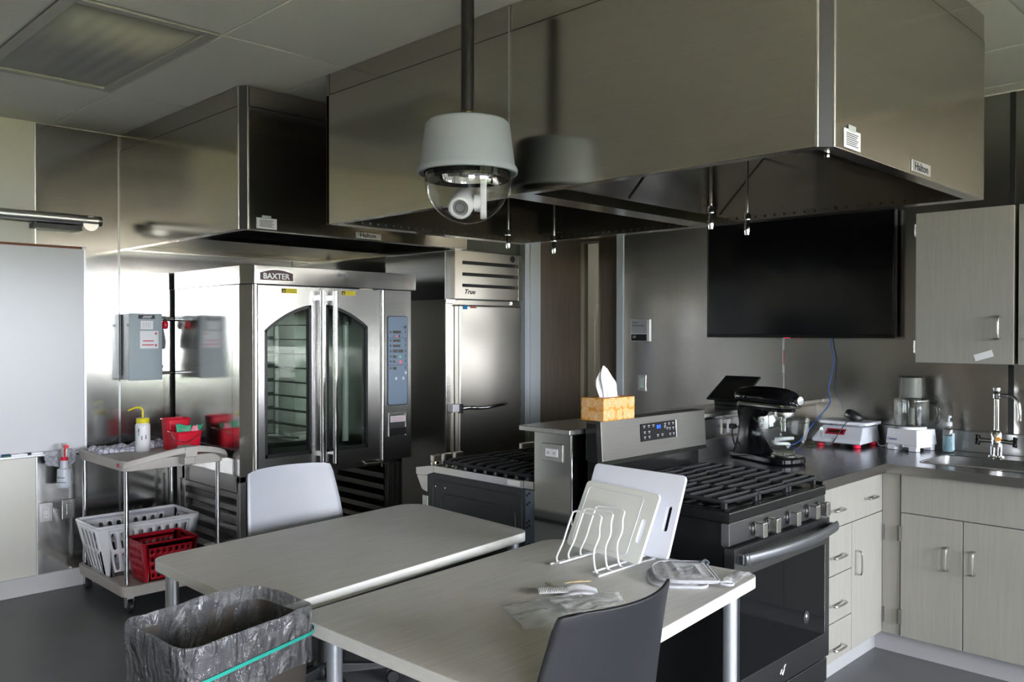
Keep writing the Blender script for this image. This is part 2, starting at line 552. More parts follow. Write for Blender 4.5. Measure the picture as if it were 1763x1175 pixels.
# door in the right wall, set in a deep frame
fr = MB().box(XR-.015, D1-.008, 0, XR+.0, D1+.052, DH+.05).box(XR-.015, D0-.052, 0, XR, D0+.008, DH+.05).box(XR-.015, D0, DH-.008, XR, D1, DH+.05)
fr.box(XR, D1-.008, 0, XR+.16, D1, DH).box(XR, D0, 0, XR+.16, D0+.008, DH).box(XR, D0, DH-.008, XR+.16, D1, DH)
fr.box(XR+.035, D1-.02, 0, XR+.16, D1-.008, DH).box(XR+.035, D0+.008, 0, XR+.16, D0+.02, DH)
dr = struct('door_1', fr, FRAMEM, bevel=.002)
DX = XR+.15
V0, V1, VZ0, VZ1 = 4.045, 4.19, 0.85, 2.213
lf = MB().box(DX, D0+.02, .01, DX+.045, V0, DH-.01).box(DX, V1, .01, DX+.045, D1-.02, DH-.01).box(DX, V0, .01, DX+.045, V1, VZ0).box(DX, V0, VZ1, DX+.045, V1, DH-.01)
lfo = build('door_leaf', lf, WOODD, dr)
build('glazing_bead', MB().box(DX-.006, V0-.012, VZ0-.012, DX+.004, V0, VZ1+.012).box(DX-.006, V1, VZ0-.012, DX+.004, V1+.03, VZ1+.012)
      .box(DX-.006, V0, VZ1, DX+.004, V1, VZ1+.012).box(DX-.006, V0, VZ0-.012, DX+.004, V1, VZ0), mat('tan_bead', (0.45, 0.40, 0.28), .4), dr)
build('pane', B(DX+.018, V0-.003, VZ0-.003, DX+.024, V1+.003, VZ1+.003), GLASS, dr)
struct('wall_corridor', B(XR+1.7, 1.8, 0, XR+1.8, 5.64, 3.0).box(XR+.15, 1.8, 2.7, XR+1.8, 5.64, 2.8).box(XR+.15, 5.54, 0, XR+1.8, 5.64, 2.8).box(XR+.15, 1.8, 0, XR+1.8, 1.9, 2.8), PAINT2)
t = thing('added_corridor_light', 'added glowing panel in the corridor, brightening the narrow door window', 'light', (XR+.9, 4.6, 2.69))  # lamp added behind the door to brighten its glass
build('added_glow_panel', B(XR+.7, 4.3, 2.685, XR+1.1, 4.9, 2.70), mat('added_glow_panel', (1, .93, .8), .5, emit=9.0), t)
# added unseen for bounce: pale paving lifts it, lawn and hedges curb it
tag(build('ground', B(-60, -90, -0.4, -1.0, REAR-.25, -0.2), BOUNCE_PAVE, None), 'added pale paved ground outside the windows, bouncing light onto the ceiling', 'ground')
DARKG = mat('dark_green_lawn', (.045, .06, .03), .95, var=.3, scale=3)
tag(build('lawn', B(-1.0, -90, -0.4, 60, REAR-.25, -0.2), DARKG, None), 'added dark green lawn outside the right hand windows, keeping bounce low', 'lawn')
def hedge(u, v, x0=-.6, yh=-6.8):
    x = x0+13*u
    a = v*PI
    return (x, yh-1.3*math.cos(a)-.5*noise.noise(Vector((x*.9, a*2, 3))), -.199+1.4*math.sin(a)**.6+.35*math.sin(a)*noise.noise(Vector((x*1.3, a*1.5, 7))))
tag(build('hedge', MB().grid(hedge, 90, 20), mat('hedge_leaves', (.03, .05, .02), .9, var=.4, scale=14, bump=.6), None, kind='stuff'), 'added dark green hedge outside the right hand windows, blocking ground bounce', 'hedge')
tag(build('hedge', MB().grid(lambda u, v: hedge(u, v, -13.5, -10.5), 90, 20), MATS['hedge_leaves'], None, kind='stuff'), 'added dark green hedge beyond the paving, darkening low reflections', 'hedge')

# ------------------------------------------------------------ exhaust hoods
ZH, ZS = 2.05, 2.659
def hood_note(t, X, Y):
    """small printed notice taped to the hood's -y face"""
    n = build('notice', B(X, Y-.0025, 2.058, X+.112, Y-.001, 2.112), PAPER, t, label='white printed notice')
    build('notice_tape', B(X+.03, Y-.003, 2.108, X+.08, Y-.0012, 2.125), mat('clear_tape', (0.42, 0.46, 0.44), .3), t)
    mb = MB()
    for k in range(7):
        mb.box(X+.016, Y-.0031, 2.100-k*.0055, X+.096-(k % 3)*.006, Y-.0024, 2.1022-k*.0055)
    build('print_line', mb, INK, n)
def hood_plate(t, X0, X1, Y, z0, z1):
    p = build('name_plate', B(X0, Y-.004, z0, X1, Y-.001, z1), ALU, t, bevel=.001)
    text('lettering', 'Halton', INK, p, (X0+.022, Y-.0042, z0+.0075), (z1-z0)*.92, off=.0009, sx=1.28)

# wall hood over the rack oven
X0, X1, Y0, Y1 = 2.046, 3.55, 3.91, YL-.006
h = thing('exhaust_hood', 'steel exhaust hood over the rack oven, against the left wall', 'hood', (X0, Y0, ZH))
mb = B(X0, Y0+.04, ZH, X0+.02, Y1, ZS).box(X0+.02, Y1-.02, ZH, X1, Y1, ZC-.004)
build('side_panel', mb, STEELV, h, bevel=.0015)
build('side_panel', B(X1-.02, Y0+.02, ZH, X1, Y1-.02, ZS), STEELV, h)
build('front_panel', B(X0+.04, Y0, ZH, X1, Y0+.02, ZS), STEELV, h, bevel=.0015)
build('closure_panel', B(X0+.003, Y0+.045, ZS+.004, X0+.02, Y1, ZC-.004), STEELV, h)
build('closure_panel', B(X0+.045, Y0+.003, ZS+.004, X1, Y0+.02, ZC-.004), STEELV, h)
def corner(X, Y, h):
    m1 = MB()
    m1.hexa([(X+.002, Y+.036, ZH), (X+.036, Y+.002, ZH), (X+.044, Y+.010, ZH), (X+.010, Y+.044, ZH)],
            [(X+.002, Y+.036, ZC-.004), (X+.036, Y+.002, ZC-.004), (X+.044, Y+.010, ZC-.004), (X+.010, Y+.044, ZC-.004)])
    build('corner_post', m1, mat('corner_channel_steel', (.03, .031, .034), .45), h)
    build('corner_edge', MB().cyl((X+.004, Y+.037, ZH), (X+.004, Y+.037, ZC-.004), .0048, 10), NICKEL, h)
    build('corner_edge', MB().cyl((X+.037, Y+.004, ZH), (X+.037, Y+.004, ZC-.004), .0048, 10), NICKEL, h)
corner(X0, Y0, h)
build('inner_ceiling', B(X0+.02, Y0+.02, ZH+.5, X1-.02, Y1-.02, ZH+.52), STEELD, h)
# filter bank slanting up from the back wall, with a lamp recess
fb = MB().hexa([(X0+.02, 4.75, ZH+.05), (X1-.02, 4.75, ZH+.05), (X1-.02, 4.80, ZH+.03), (X0+.02, 4.80, ZH+.03)],
               [(X0+.02, 4.35, ZH+.48), (X1-.02, 4.35, ZH+.48), (X1-.02, 4.40, ZH+.5), (X0+.02, 4.40, ZH+.5)])
fb.box(X0+.02, 4.80, ZH+.03, X1-.02, Y1-.02, ZH+.05)
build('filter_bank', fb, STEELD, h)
for k in range(3):
    xa = X0+.06+k*.48
    build('baffle_filter', MB().hexa([(xa, 4.742, ZH+.06), (xa+.44, 4.742, ZH+.06), (xa+.44, 4.748, ZH+.058), (xa, 4.748, ZH+.058)],
                                     [(xa, 4.36, ZH+.465), (xa+.44, 4.36, ZH+.465), (xa+.44, 4.366, ZH+.463), (xa, 4.366, ZH+.463)]), STEELD, h, bevel=.002)
build('drip_lip', MB().box(X0+.02, Y0+.02, ZH, X0+.05, Y1-.02, ZH+.012).box(X0+.05, Y0+.02, ZH, X1-.05, Y0+.05, ZH+.012)
      .box(X1-.05, Y0+.02, ZH, X1-.02, Y1-.02, ZH+.012).box(X0+.05, Y1-.04, ZH, X1-.05, Y1-.02, ZH+.03), STEELV, h)
hood_note(h, 2.126, Y0)
hood_plate(h, 2.724, 2.892, Y0, 2.056, 2.09)

# island hood over the two ranges
X0, X1, Y0, Y1 = 2.256, 3.61, 1.02, 3.478
YM = 2.25
h = thing('exhaust_hood', 'long steel island exhaust hood hanging over the two back to back ranges', 'hood', (X0, Y0, ZH))
build('side_panel', B(X0, Y0+.04, ZH, X0+.02, YM, ZS), STEELV, h, bevel=.0015)
build('side_panel', B(X0, YM+.003, ZH, X0+.02, Y1, ZS), STEELV, h, bevel=.0015)
build('closure_panel', B(X0+.003, Y0+.045, ZS+.004, X0+.02, YM, ZC-.004), STEELV, h)
build('closure_panel', B(X0+.003, YM+.003, ZS+.004, X0+.02, Y1, ZC-.004), STEELV, h)
build('front_panel', B(X0+.04, Y0, ZH, X1, Y0+.02, ZS), STEELV, h, bevel=.0015)
build('closure_panel', B(X0+.045, Y0+.003, ZS+.004, X1, Y0+.02, ZC-.004), STEELV, h)
build('side_panel', B(X1-.02, Y0+.02, ZH, X1, Y1-.02, ZC-.004), STEELV, h)
build('rear_panel', B(X0, Y1-.02, ZH, X1, Y1, ZC-.004), STEELV, h)
corner(X0, Y0, h)
build('seam_strip', B(X0-.003, YM-.003, ZH, X0+.002, YM+.005, ZC-.004), CHROME, h)
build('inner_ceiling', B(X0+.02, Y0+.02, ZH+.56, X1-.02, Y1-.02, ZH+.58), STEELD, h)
# middle beam and the slanting plenum on both sides
build('centre_beam', MB().box(X0+.02, YM-.06, ZH+.005, X1-.02, YM+.06, ZH+.02).box(X0+.02, YM-.06, ZH+.02, X1-.02, YM-.052, ZH+.05).box(X0+.02, YM+.052, ZH+.02, X1-.02, YM+.06, ZH+.05), STEELV, h)
for sgn, nm in ((-1, 'near'), (1, 'far')):
    y_a, y_b, y_c = YM+sgn*.05, YM+sgn*.36, YM+sgn*.36
    q = [(X0+.02, y_a, ZH+.04), (X1-.02, y_a, ZH+.04), (X1-.02, y_b, ZH+.36), (X0+.02, y_b, ZH+.36)]
    build('plenum_panel', MB().add(q, [(0, 1, 2, 3) if sgn < 0 else (3, 2, 1, 0)]), STEELV, h, solid=.006)
    for k in range(3):
        xa = X0+.10+k*.41
        f = MB()
        f.box(xa, y_c-.01, ZH+.36, xa+.39, y_c+.01, ZH+.55)
        fo = build('baffle_filter', f, STEELD, h)
        sl = MB()
        for j in range(9):
            sl.box(xa+.02+j*.04, y_c+sgn*.01, ZH+.375, xa+.04+j*.04, y_c+sgn*.018, ZH+.535)
        build('baffle', sl, NICKEL, fo)
# access door with a latch on the near plenum
def onslant(x, s):           # s 0..1 up the near slant
    return Vector((x, YM-.05-.31*s, ZH+.04+.32*s))+Vector((0, -.718, -.696))*.006
xa, xb = 2.90, 3.56
edge = [onslant(xa, .05), onslant(xa, .80), onslant(xb, .80)]
build('access_door', MB().add([onslant(xa, .05), onslant(xb, .05), onslant(xb, .8), onslant(xa, .8)], [(0, 1, 2, 3)]), STEELV, h, solid=.004)
build('door_gap', MB().tube(edge, .003, 6), BLACKP, h)
build('latch', MB().tube([onslant(3.06, .72), onslant(3.07, .70)+Vector((0, -.03, -.03)), onslant(3.13, .60)+Vector((0, -.03, -.03)), onslant(3.14, .58)], .006, 8), CHROME, h)
# perforated drip gutter along three sides
gut = MB().box(X0+.02, Y1-.065, ZH, X1-.02, Y1-.02, ZH+.006).box(X1-.065, Y0+.02, ZH, X1-.02, Y1-.065, ZH+.006).box(X0+.02, Y0+.02, ZH, X1-.065, Y0+.05, ZH+.006).box(X0+.02, Y0+.05, ZH, X0+.04, Y1-.065, ZH+.006)
gut.box(X0+.04, Y1-.07, ZH, X1-.07, Y1-.065, ZH+.028).box(X1-.07, Y0+.05, ZH, X1-.065, Y1-.065, ZH+.028)
build('drip_gutter', gut, STEELV, h)
hol = MB()
y = Y0+.08
while y < Y1-.1:
    hol.lathe([(.006, 0), (.006, .0015)], (X1-.071, y, ZH+.015), 8, ax='x'); y += .047
x = X0+.06
while x < X1-.1:
    hol.lathe([(.006, 0), (.006, .0015)], (x, Y1-.0705, ZH+.015), 8, ax='y'); x += .047
build('gutter_holes', hol, BLACKP, h, kind='stuff')
build('rating_plate', B(X1-.024, 3.16, 2.10, X1-.02, 3.34, 2.24), BLACKP, h, label='black rating plate inside the hood')
hood_note(h, 2.342, Y0)
hood_plate(h, 2.852, 3.02, Y0, 2.06, 2.098)
build('bolt', MB().lathe([(.008, 0), (.008, .008), (0, .01)], (2.372, Y0+.06, ZH-.010), 10), CHROME, h)
for X, Y in ((2.975, 1.831), (3.259, 1.831), (2.962, 2.963), (3.328, 2.989)):
    # fire nozzles hang down from the hood and are part of it
    n = MB().cyl((X, Y, 2.035), (X, Y, ZH+.57), .0065, 10)
    no = build('nozzle_pipe', n, NICKEL, h)
    build('nozzle', MB().lathe([(0, 1.948), (.009, 1.95), (.0115, 1.965), (.012, 2.0), (.009, 2.006), (.009, 2.012), (.016, 2.014), (.017, 2.03), (.012, 2.042), (.0, 2.045)], (X, Y, 0), 14), CHROME, no)

# ------------------------------------------------------------ pendant dome camera
CX, CY = 2.03, 2.235
t = thing('security_camera', 'grey dome camera hanging on a black pole in front of the island hood', 'camera', (CX, CY, 1.92))
build('pole', MB().cyl((CX, CY, 2.30), (CX, CY, ZC-.003), .0235, 20), mat('black_pole', (.014, .013, .012), .3), t)
build('collar', MB().lathe([(.0235, 2.285), (.028, 2.285), (.028, 2.315), (.0235, 2.32)], (CX, CY, 0), 20), mat('bronze_collar', (.10, .085, .05), .35, .8), t)
build('housing', MB().lathe([(.0, 2.288), (.08, 2.288), (.140, 2.280), (.150, 2.270), (.168, 2.128), (.174, 2.120), (.178, 2.112), (.178, 2.098), (.171, 2.096), (.166, 2.104), (.10, 2.108), (0, 2.108)], (CX, CY, 0), 48), GREYC, t)
build('inner_ring', MB().lathe([(.155, 2.100), (.150, 2.075), (.148, 2.075), (.150, 2.104)], (CX, CY, 0), 40), BLACKG, t)
build('mount_plate', MB().lathe([(0, 2.078), (.085, 2.078), (.10, 2.10), (0, 2.10)], (CX, CY, 0), 32), CHROME, t)
build('dome', MB().lathe([(.152, 2.10), (.1515, 2.075)]+[(.1515*math.cos(a), 2.075-.153*math.sin(a)) for a in [PI/2*k/14 for k in range(1, 14)]]+[(0, 1.922)], (CX, CY, 0), 48), DOME, t)
# camera head: barrel aimed at the viewer, on a fork arm
hd = Vector((CX, CY, 1.992))+rt*(-.02)
aim = (Vector((.5, .95, 1.15))-hd).normalized()
sd = aim.cross(Vector((0, 0, 1))).normalized()
if sd.dot(rt) < 0: sd = -sd
uu = Vector((0, 0, 1))-aim*aim.z
uu.normalize()
Mh = Matrix(((sd.x, uu.x, -aim.x, hd.x), (sd.y, uu.y, -aim.y, hd.y), (sd.z, uu.z, -aim.z, hd.z), (0, 0, 0, 1)))
hb = build('camera_head', MB().lathe([(0, .09), (.036, .085), (.042, .07), (.044, .0), (.043, -.045), (.038, -.055), (.030, -.057), (.026, -.050), (0, -.05)], (0, 0, 0), 28).xf(Mh), WHITEM, t)
build('lens', MB().lathe([(0, -.046), (.015, -.0465), (.0165, -.054), (.0175, -.055), (.0175, -.045)], (0, 0, 0), 24).xf(Mh), BLACKG, hb)
build('lens_ring', MB().lathe([(.0175, -.0515), (.026, -.052), (.026, -.0505), (.0175, -.050)], (0, 0, 0), 24).xf(Mh), ALU, hb)
build('pivot', MB().lathe([(0, .0), (.03, .0), (.032, .012), (.03, .03), (0, .03)], (0, 0, 0), 20, ax='x').xf(Mh @ Matrix.Translation((.074, .0, .01))), WHITEM, hb)
ar = MB()
arm_o = rrect(-.022, -.055, .022, .088, .021, 5)
ar.prism(arm_o, .0, .022, ax='x').xf(Matrix.Translation(hd+sd*.066) @ Matrix(((sd.x, -fw.x, 0, 0), (sd.y, -fw.y, 0, 0), (0, 0, 1, 0), (0, 0, 0, 1))))
build('fork_arm', ar, WHITEM, t, bevel=.004)

# ------------------------------------------------------------ half wall between the ranges
PY0, PY1, PZ = 2.271, 2.481, 1.145
hw = struct('wall_partition', B(2.644, PY0+.004, 0, XR-.006, PY1-.004, PZ-.022), STEELD)
build('end_panel', B(2.638, PY0, 0.0, 2.646, PY1, PZ-.022), STEEL, hw, bevel=.0015)
build('face_panel', B(2.646, PY0, 0, XR-.006, PY0+.006, PZ-.022), STEEL, hw)
build('corner_bead', MB().tube([(2.640, PY0+.002, 0.0), (2.640, PY0+.002, PZ-.022)], .004, 8), CHROME, hw)
build('cap', B(2.575, 2.228, PZ-.022, XR-.006, 2.512, PZ), NICKEL, hw, bevel=.003)
# plug strip on the counter side
build('plug_strip', B(3.44, PY0-.005, 1.016, XR-.01, PY0, 1.105), NICKEL, hw, bevel=.002)

def outlet(label, X, Z, Y=None, XP=None, horiz=False, duplex=True, w=.074, hh=.118, face='-y', insert=PAPER, knob=False, group=None):
    """steel wall plate with a white duplex insert; face -y at Y or face -x at XP"""
    def bx(a, z0, b, z1, d0, d1):
        return (a, Y-d1, z0, b, Y-d0, z1) if face == '-y' else (XP-d1, -b, z0, XP-d0, -a, z1)
    c = X if face == '-y' else -X
    W2, H2 = (hh/2, w/2) if horiz else (w/2, hh/2)
    t = thing('switch_plate' if knob else 'wall_outlet', label, 'switch' if knob else 'outlet', (X, Y, Z-H2) if face == '-y' else (XP, X, Z-H2))
    build('plate', MB().box(*bx(c-W2, Z-H2, c+W2, Z+H2, 0.0005, .006)), NICKEL, t, bevel=.003)
    if insert:
        iw, ih = (.034, .0165) if horiz else (.0165, .034)
        i = build('insert', MB().box(*bx(c-iw, Z-ih, c+iw, Z+ih, .006, .009)), insert, t, bevel=.001)
        mb = MB()
        if duplex:
            for s in (-1, 1):
                for k in (-1, 1):
                    if horiz: mb.box(*bx(c+s*.017-.002+k*.004, Z-.006, c+s*.017+.002+k*.004-.0015, Z+.004, .009, .0094))
                    else: mb.box(*bx(c+k*.006-.001, Z+s*.018-.003, c+k*.006+.001, Z+s*.018+.005, .009, .0094))
            build('slot', mb, INK, i)
    return t, bx, c
outlet('steel outlet plate with white sockets on the half wall end beside the range', 2.376, 1.035, XP=2.638, horiz=True, face='-x')
outlet('left steel outlet plate with white sockets low under the whiteboard', 1.621, .470, Y=YL-.006)
t, bx, c = outlet('blank steel plate low on the wall beside the white socket plate', 1.745, .473, Y=YL-.006, insert=None, knob=True)
build('toggle_guard', MB().box(*bx(c-.013, .473-.034, c+.013, .473+.034, .006, .010)), NICKEL, t, bevel=.002)
t, bx, c = outlet('narrow light switch with green pilot light beside the door', 3.531, 1.182, XP=XR-.006, duplex=False, w=.066, hh=.115, face='-x', insert=mat('pale_switch', (.45, .5, .5), .4), knob=True)
build('pilot_light', MB().box(*bx(c-.002, 1.158, c+.006, 1.166, .009, .0098)), GRNL, t)
# room sign
XS = XR-.006
t = thing('room_sign', 'small grey room sign lettered Food Preparation beside the door', 'sign', (XS, 3.543, 1.476))
build('frame', B(XS-.012, 3.462, 1.472, XS-.0005, 3.624, 1.628), ALU, t, bevel=.003)
p = build('upper_plate', B(XS-.0145, 3.486, 1.528, XS-.012, 3.618, 1.623), mat('sign_grey', (.30, .31, .33), .35, .4), t)
text('lettering', 'Food', INK, p, (XS-.0147, 3.605, 1.600), .021, face='-x')
text('lettering', 'Preparation', INK, p, (XS-.0147, 3.605, 1.578), .021, face='-x', sx=.95)
p = build('lower_plate', B(XS-.0145, 3.486, 1.477, XS-.012, 3.618, 1.523), BLACKE, t)
text('lettering', '227', ALU, p, (XS-.0147, 3.603, 1.497), .018, face='-x')
mb = MB()
for k in range(5):
    mb.box(XS-.0147, 3.600-k*.006-.002, 1.514, XS-.0144, 3.600-k*.006, 1.516)
build('raised_dots', mb, ALU, p)

# ------------------------------------------------------------ television
TY0, TY1, TZ0, TZ1 = 1.79, 2.968, 1.505, 2.222
t = thing('television', 'large black wall mounted television above the counter', 'television', (XR-.03, (TY0+TY1)/2, TZ0))
build('cabinet', B(XR-.075, TY0+.004, TZ0+.004, XR-.03, TY1-.004, TZ1-.004), BLACKP, t, bevel=.004)
build('bezel', MB().box(XR-.082, TY0, TZ0, XR-.070, TY1, TZ0+.022).box(XR-.082, TY0, TZ1-.010, XR-.070, TY1, TZ1)
      .box(XR-.082, TY0, TZ0+.022, XR-.070, TY0+.010, TZ1-.010).box(XR-.082, TY1-.010, TZ0+.022, XR-.070, TY1, TZ1-.010), BLACKE, t, bevel=.002)
build('screen', B(XR-.079, TY0+.010, TZ0+.022, XR-.074, TY1-.010, TZ1-.010), SCREEN, t)
build('wall_bracket', B(XR-.03, 2.2, 1.7, XR-.011, 2.45, 2.05), BLACKP, t)
build('standby_light', B(XR-.0825, 2.40, TZ0-.003, XR-.074, 2.436, TZ0+.0005), REDL, t)

# ------------------------------------------------------------ whiteboard, screen case, disconnect
WX1, WZT, WZB = 1.845, 2.050, .815
t = thing('whiteboard', 'large whiteboard on the left wall with brown top rail', 'whiteboard', (.9, YL-.006, WZB))
build('board', B(-.30, YL-.02, WZB, WX1-.012, YL-.0065, WZT-.012), mat('whiteboard_enamel', (.54, .55, .57), .3), t)
build('top_rail', B(-.31, YL-.026, WZT-.014, WX1-.02, YL-.0065, WZT), mat('cork_rail', (.20, .075, .035), .7), t)
build('side_rail', B(WX1-.014, YL-.026, WZB, WX1, YL-.0065, WZT-.012), mat('pale_aluminium', (.62, .63, .65), .35, .3), t)
build('rail_clip', B(WX1-.022, YL-.029, WZT-.016, WX1+.002, YL-.0065, WZT+.003), WHITEP, t, bevel=.002)
build('pen_tray', MB().prism([(YL-.075, WZB), (YL-.075, WZB+.010), (YL-.071, WZB+.010), (YL-.069, WZB+.004), (YL-.0065, WZB+.004), (YL-.0065, WZB-.006), (YL-.062, WZB-.006)], -.31, WX1, ax='x'), mat('pale_aluminium', (.6, .6, .6), .3), t)
mk = []
def marker(label, x, yo, capm, z, L=.125):
    y = YL-yo
    t = thing('whiteboard_marker', label, 'marker', (x, y, z), 'markers in the whiteboard tray')
    r = .0085
    build('barrel', MB().lathe([(r*.8, 0), (r, .003), (r, L*.66), (r*.7, L*.68)], (x+L*.34, y, z+r), 14, ax='x').xf(Matrix.Translation((2*(x+L*.34), 0, 0)) @ Matrix.Diagonal((-1, 1, 1, 1))), WHITEP, t, fix=True)
    build('cap', MB().lathe([(r*.85, 0), (r*1.12, .004), (r*1.12, L*.34), (r*.8, L*.34)], (x, y, z+r), 14, ax='x').xf(Matrix.Translation((2*x, 0, 0)) @ Matrix.Diagonal((-1, 1, 1, 1))), capm, t, fix=True)
marker('blue capped whiteboard marker in the tray', 1.385, .030, BLUEI, WZB+.005)
marker('green capped whiteboard marker in front of the blue one', 1.383, .056, mat('green_cap', (.0, .07, .05), .4), WZB+.005)
marker('red capped whiteboard marker in the middle of the tray', 1.428, .050, mat('red_cap', (.45, .02, .06), .4), WZB+.0055, .11)
marker('black capped whiteboard marker rightmost in the tray', 1.490, .050, BLACKP, WZB+.0055, .12)

t = thing('screen_case', 'round silver roller screen case on the wall above the whiteboard', 'projection screen', (1.2, 5.40, 2.14))
Yc = 5.385
build('tube', MB().cyl((-.25, Yc, 2.203), (1.885, Yc, 2.203), .030, 24), ALU, t)
build('end_cap', MB().lathe([(.0305, 0), (.0305, .022), (.026, .025), (0, .025)], (1.883, Yc, 2.203), 24, ax='x').xf(Matrix.Translation((2*1.883, 0, 0)) @ Matrix.Diagonal((-1, 1, 1, 1))), mat('dark_cap', (.16, .16, .15), .4, .8), t, fix=True)
build('shadow_bar', B(1.54, Yc+.01, 2.140, 1.80, YL-.0065, 2.168), BLACKP, t)  # black bar stands in for the recess shadow under the tube
build('end_bracket', MB().lathe([(0, 0), (.044, 0), (.044, .004), (0, .004)], (1.84, Yc-.018, 2.183), 24, ax='y').xf(Matrix.Identity(4)), ALU, t)
build('wall_plate', B(1.80, Yc, 2.165, 1.87, YL-.0065, 2.225), ALU, t)

t = thing('disconnect_box', 'grey electrical disconnect box with black handle on the steel wall', 'switch box', (2.155, YL-.006, 1.235))
bx0, bx1, by, bz0, bz1 = 2.052, 2.258, 5.345, 1.236, 1.652
build('enclosure', B(bx0+.003, by+.014, bz0+.004, bx1-.003, YL-.0062, bz1-.004), GREYBOX, t, bevel=.003)
cv = build('cover', B(bx0, by, bz0, bx1, by+.015, bz1), GREYBOX, t, bevel=.004)
build('upper_label', B(2.108, by-.0012, 1.618, 2.210, by+.001, 1.642), INK, t, label='black label with pale print')
mb = MB()
for k, w in ((0, .045), (1, .038)):
    for j in range(5):
        mb.box(2.140-k*.006+j*.011, by-.0016, 1.6315-k*.008, 2.148-k*.006+j*.011, by-.001, 1.6365-k*.008)
build('print_line', mb, PAPER, cv)
build('rating_label', B(2.122, by-.0012, 1.553, 2.199, by+.001, 1.606), PAPER, t, label='white rating label')
build('warning_label', B(2.118, by-.0012, 1.434, 2.232, by+.001, 1.543), PAPER, t, label='white warning label with red print')
mb = MB()
for j in range(5):
    mb.box(2.136+j*.011, by-.0016, 1.562, 2.138+j*.011, by-.001, 1.598)
build('print_line', mb, mat('grey_ink', (.3, .3, .32), .6), cv)
mb = B(2.210, by-.0016, 1.520, 2.223, by-.001, 1.534).box(2.210, by-.0016, 1.446, 2.223, by-.001, 1.460).box(2.135, by-.0016, 1.477, 2.203, by-.001, 1.484).box(2.130, by-.0016, 1.452, 2.203, by-.001, 1.459)
build('print_line', mb, REDINK, cv)
hm = MB().prism([(0, .0), (.022, .006), (.026, .05), (.018, .10), (.010, .135), (0, .14), (-.006, .06)], 0, .018, ax='y').xf(Matrix.Translation((bx1+.006, by+.02, 1.425)))
build('handle', hm, BLACKP, t, bevel=.003)
build('handle_tip', B(bx1+.010, by+.024, 1.43, bx1+.018, by+.034, 1.45), NICKEL, t)
build('hinge', MB().cyl((bx0-.004, by+.01, 1.57), (bx0-.004, by+.01, 1.585), .006, 10), GREYBOX, t)
build('latch', MB().cyl((bx1+.001, by+.012, 1.31), (bx1+.001, by+.012, 1.328), .007, 10), BLACKP, t)
build('knuckle_strip', B(bx0-.006, YL-.03, bz0+.03, bx0+.002, YL-.0065, bz1-.01), BLACKP, t)
for z in (1.628, 1.618, 1.272):
    build('conduit', MB().tube([(bx1-.01, 5.44, z), (2.40, 5.462, z)], .009 if z != 1.618 else .012, 12), CHROME, t)
t = thing('warning_tag', 'round red warning lock hanging from the conduit beside the grey box', 'lock', (2.31, 5.40, 1.545))
build('body', MB().lathe([(0, 1.553), (.014, 1.556), (.020, 1.566), (.020, 1.596), (.014, 1.606), (0, 1.609)], (2.305, 5.415, 0), 18), REDP, t)
build('shackle', MB().tube([(2.296, 5.415, 1.606), (2.296, 5.43, 1.636), (2.305, 5.452, 1.645), (2.314, 5.43, 1.636), (2.314, 5.415, 1.606)], .0028, 8), CHROME, t)

# ------------------------------------------------------------ rack oven on its stand
OX0, OX1, OY0, OY1, OZ0, OZ1 = 2.377, 3.602, 4.48, 5.44, .70, 1.923
t = thing('rack_oven', 'tall steel rack oven with two arched glass doors on an open stand', 'oven', (3.0, 4.96, 0))
OV = t
ch = .055
hat = [(OX0+ch*.85, OY0), (OX1, OY0), (OX1, OY1), (OX0, OY1), (OX0, OY0+ch*1.6)]
build('hood_band', MB().prism(hat[::1], 1.815, OZ1), STEEL, t, bevel=.002, fix=True)
sd_ = MB().box(OX0+.001, 4.664, OZ0, OX0+.012, 5.355, 1.812).box(OX0+.004, 5.358, OZ0, OX0+.012, OY1, 1.812)
build('side_panel', sd_, STEEL, t)
build('front_corner_panel', MB().prism([(OX0, 4.66), (OX0, OY0+ch*1.7), (OX0+.048, OY0+.006), (OX0+.075, OY0+.006), (OX0+.075, 4.66)], OZ0, 1.812), STEEL, t, bevel=.002, fix=True)
build('back_panel', B(OX0+.012, OY1-.02, OZ0, OX1-.05, OY1, 1.812), STEELD, t)
build('side_panel', B(OX1-.06, OY0+.05, OZ0, OX1-.045, OY1-.02, 1.812), STEEL, t)
build('chamber_floor', B(OX0+.075, OY0+.05, OZ0, OX1-.06, OY1-.02, .79), STEELD, t)
build('chamber_roof', B(OX0+.075, OY0+.05, 1.75, OX1-.06, OY1-.02, 1.812), STEELD, t)
CHM = mat('chamber_steel', (.50, .50, .46), .30, 1.0)
build('chamber_lining', MB().box(OX0+.076, OY0+.06, .79, OX0+.086, OY1-.03, 1.75).box(3.235, OY0+.06, .79, 3.245, OY1-.03, 1.75).box(OX0+.086, OY1-.035, .79, 3.235, OY1-.022, 1.75), CHM, t)
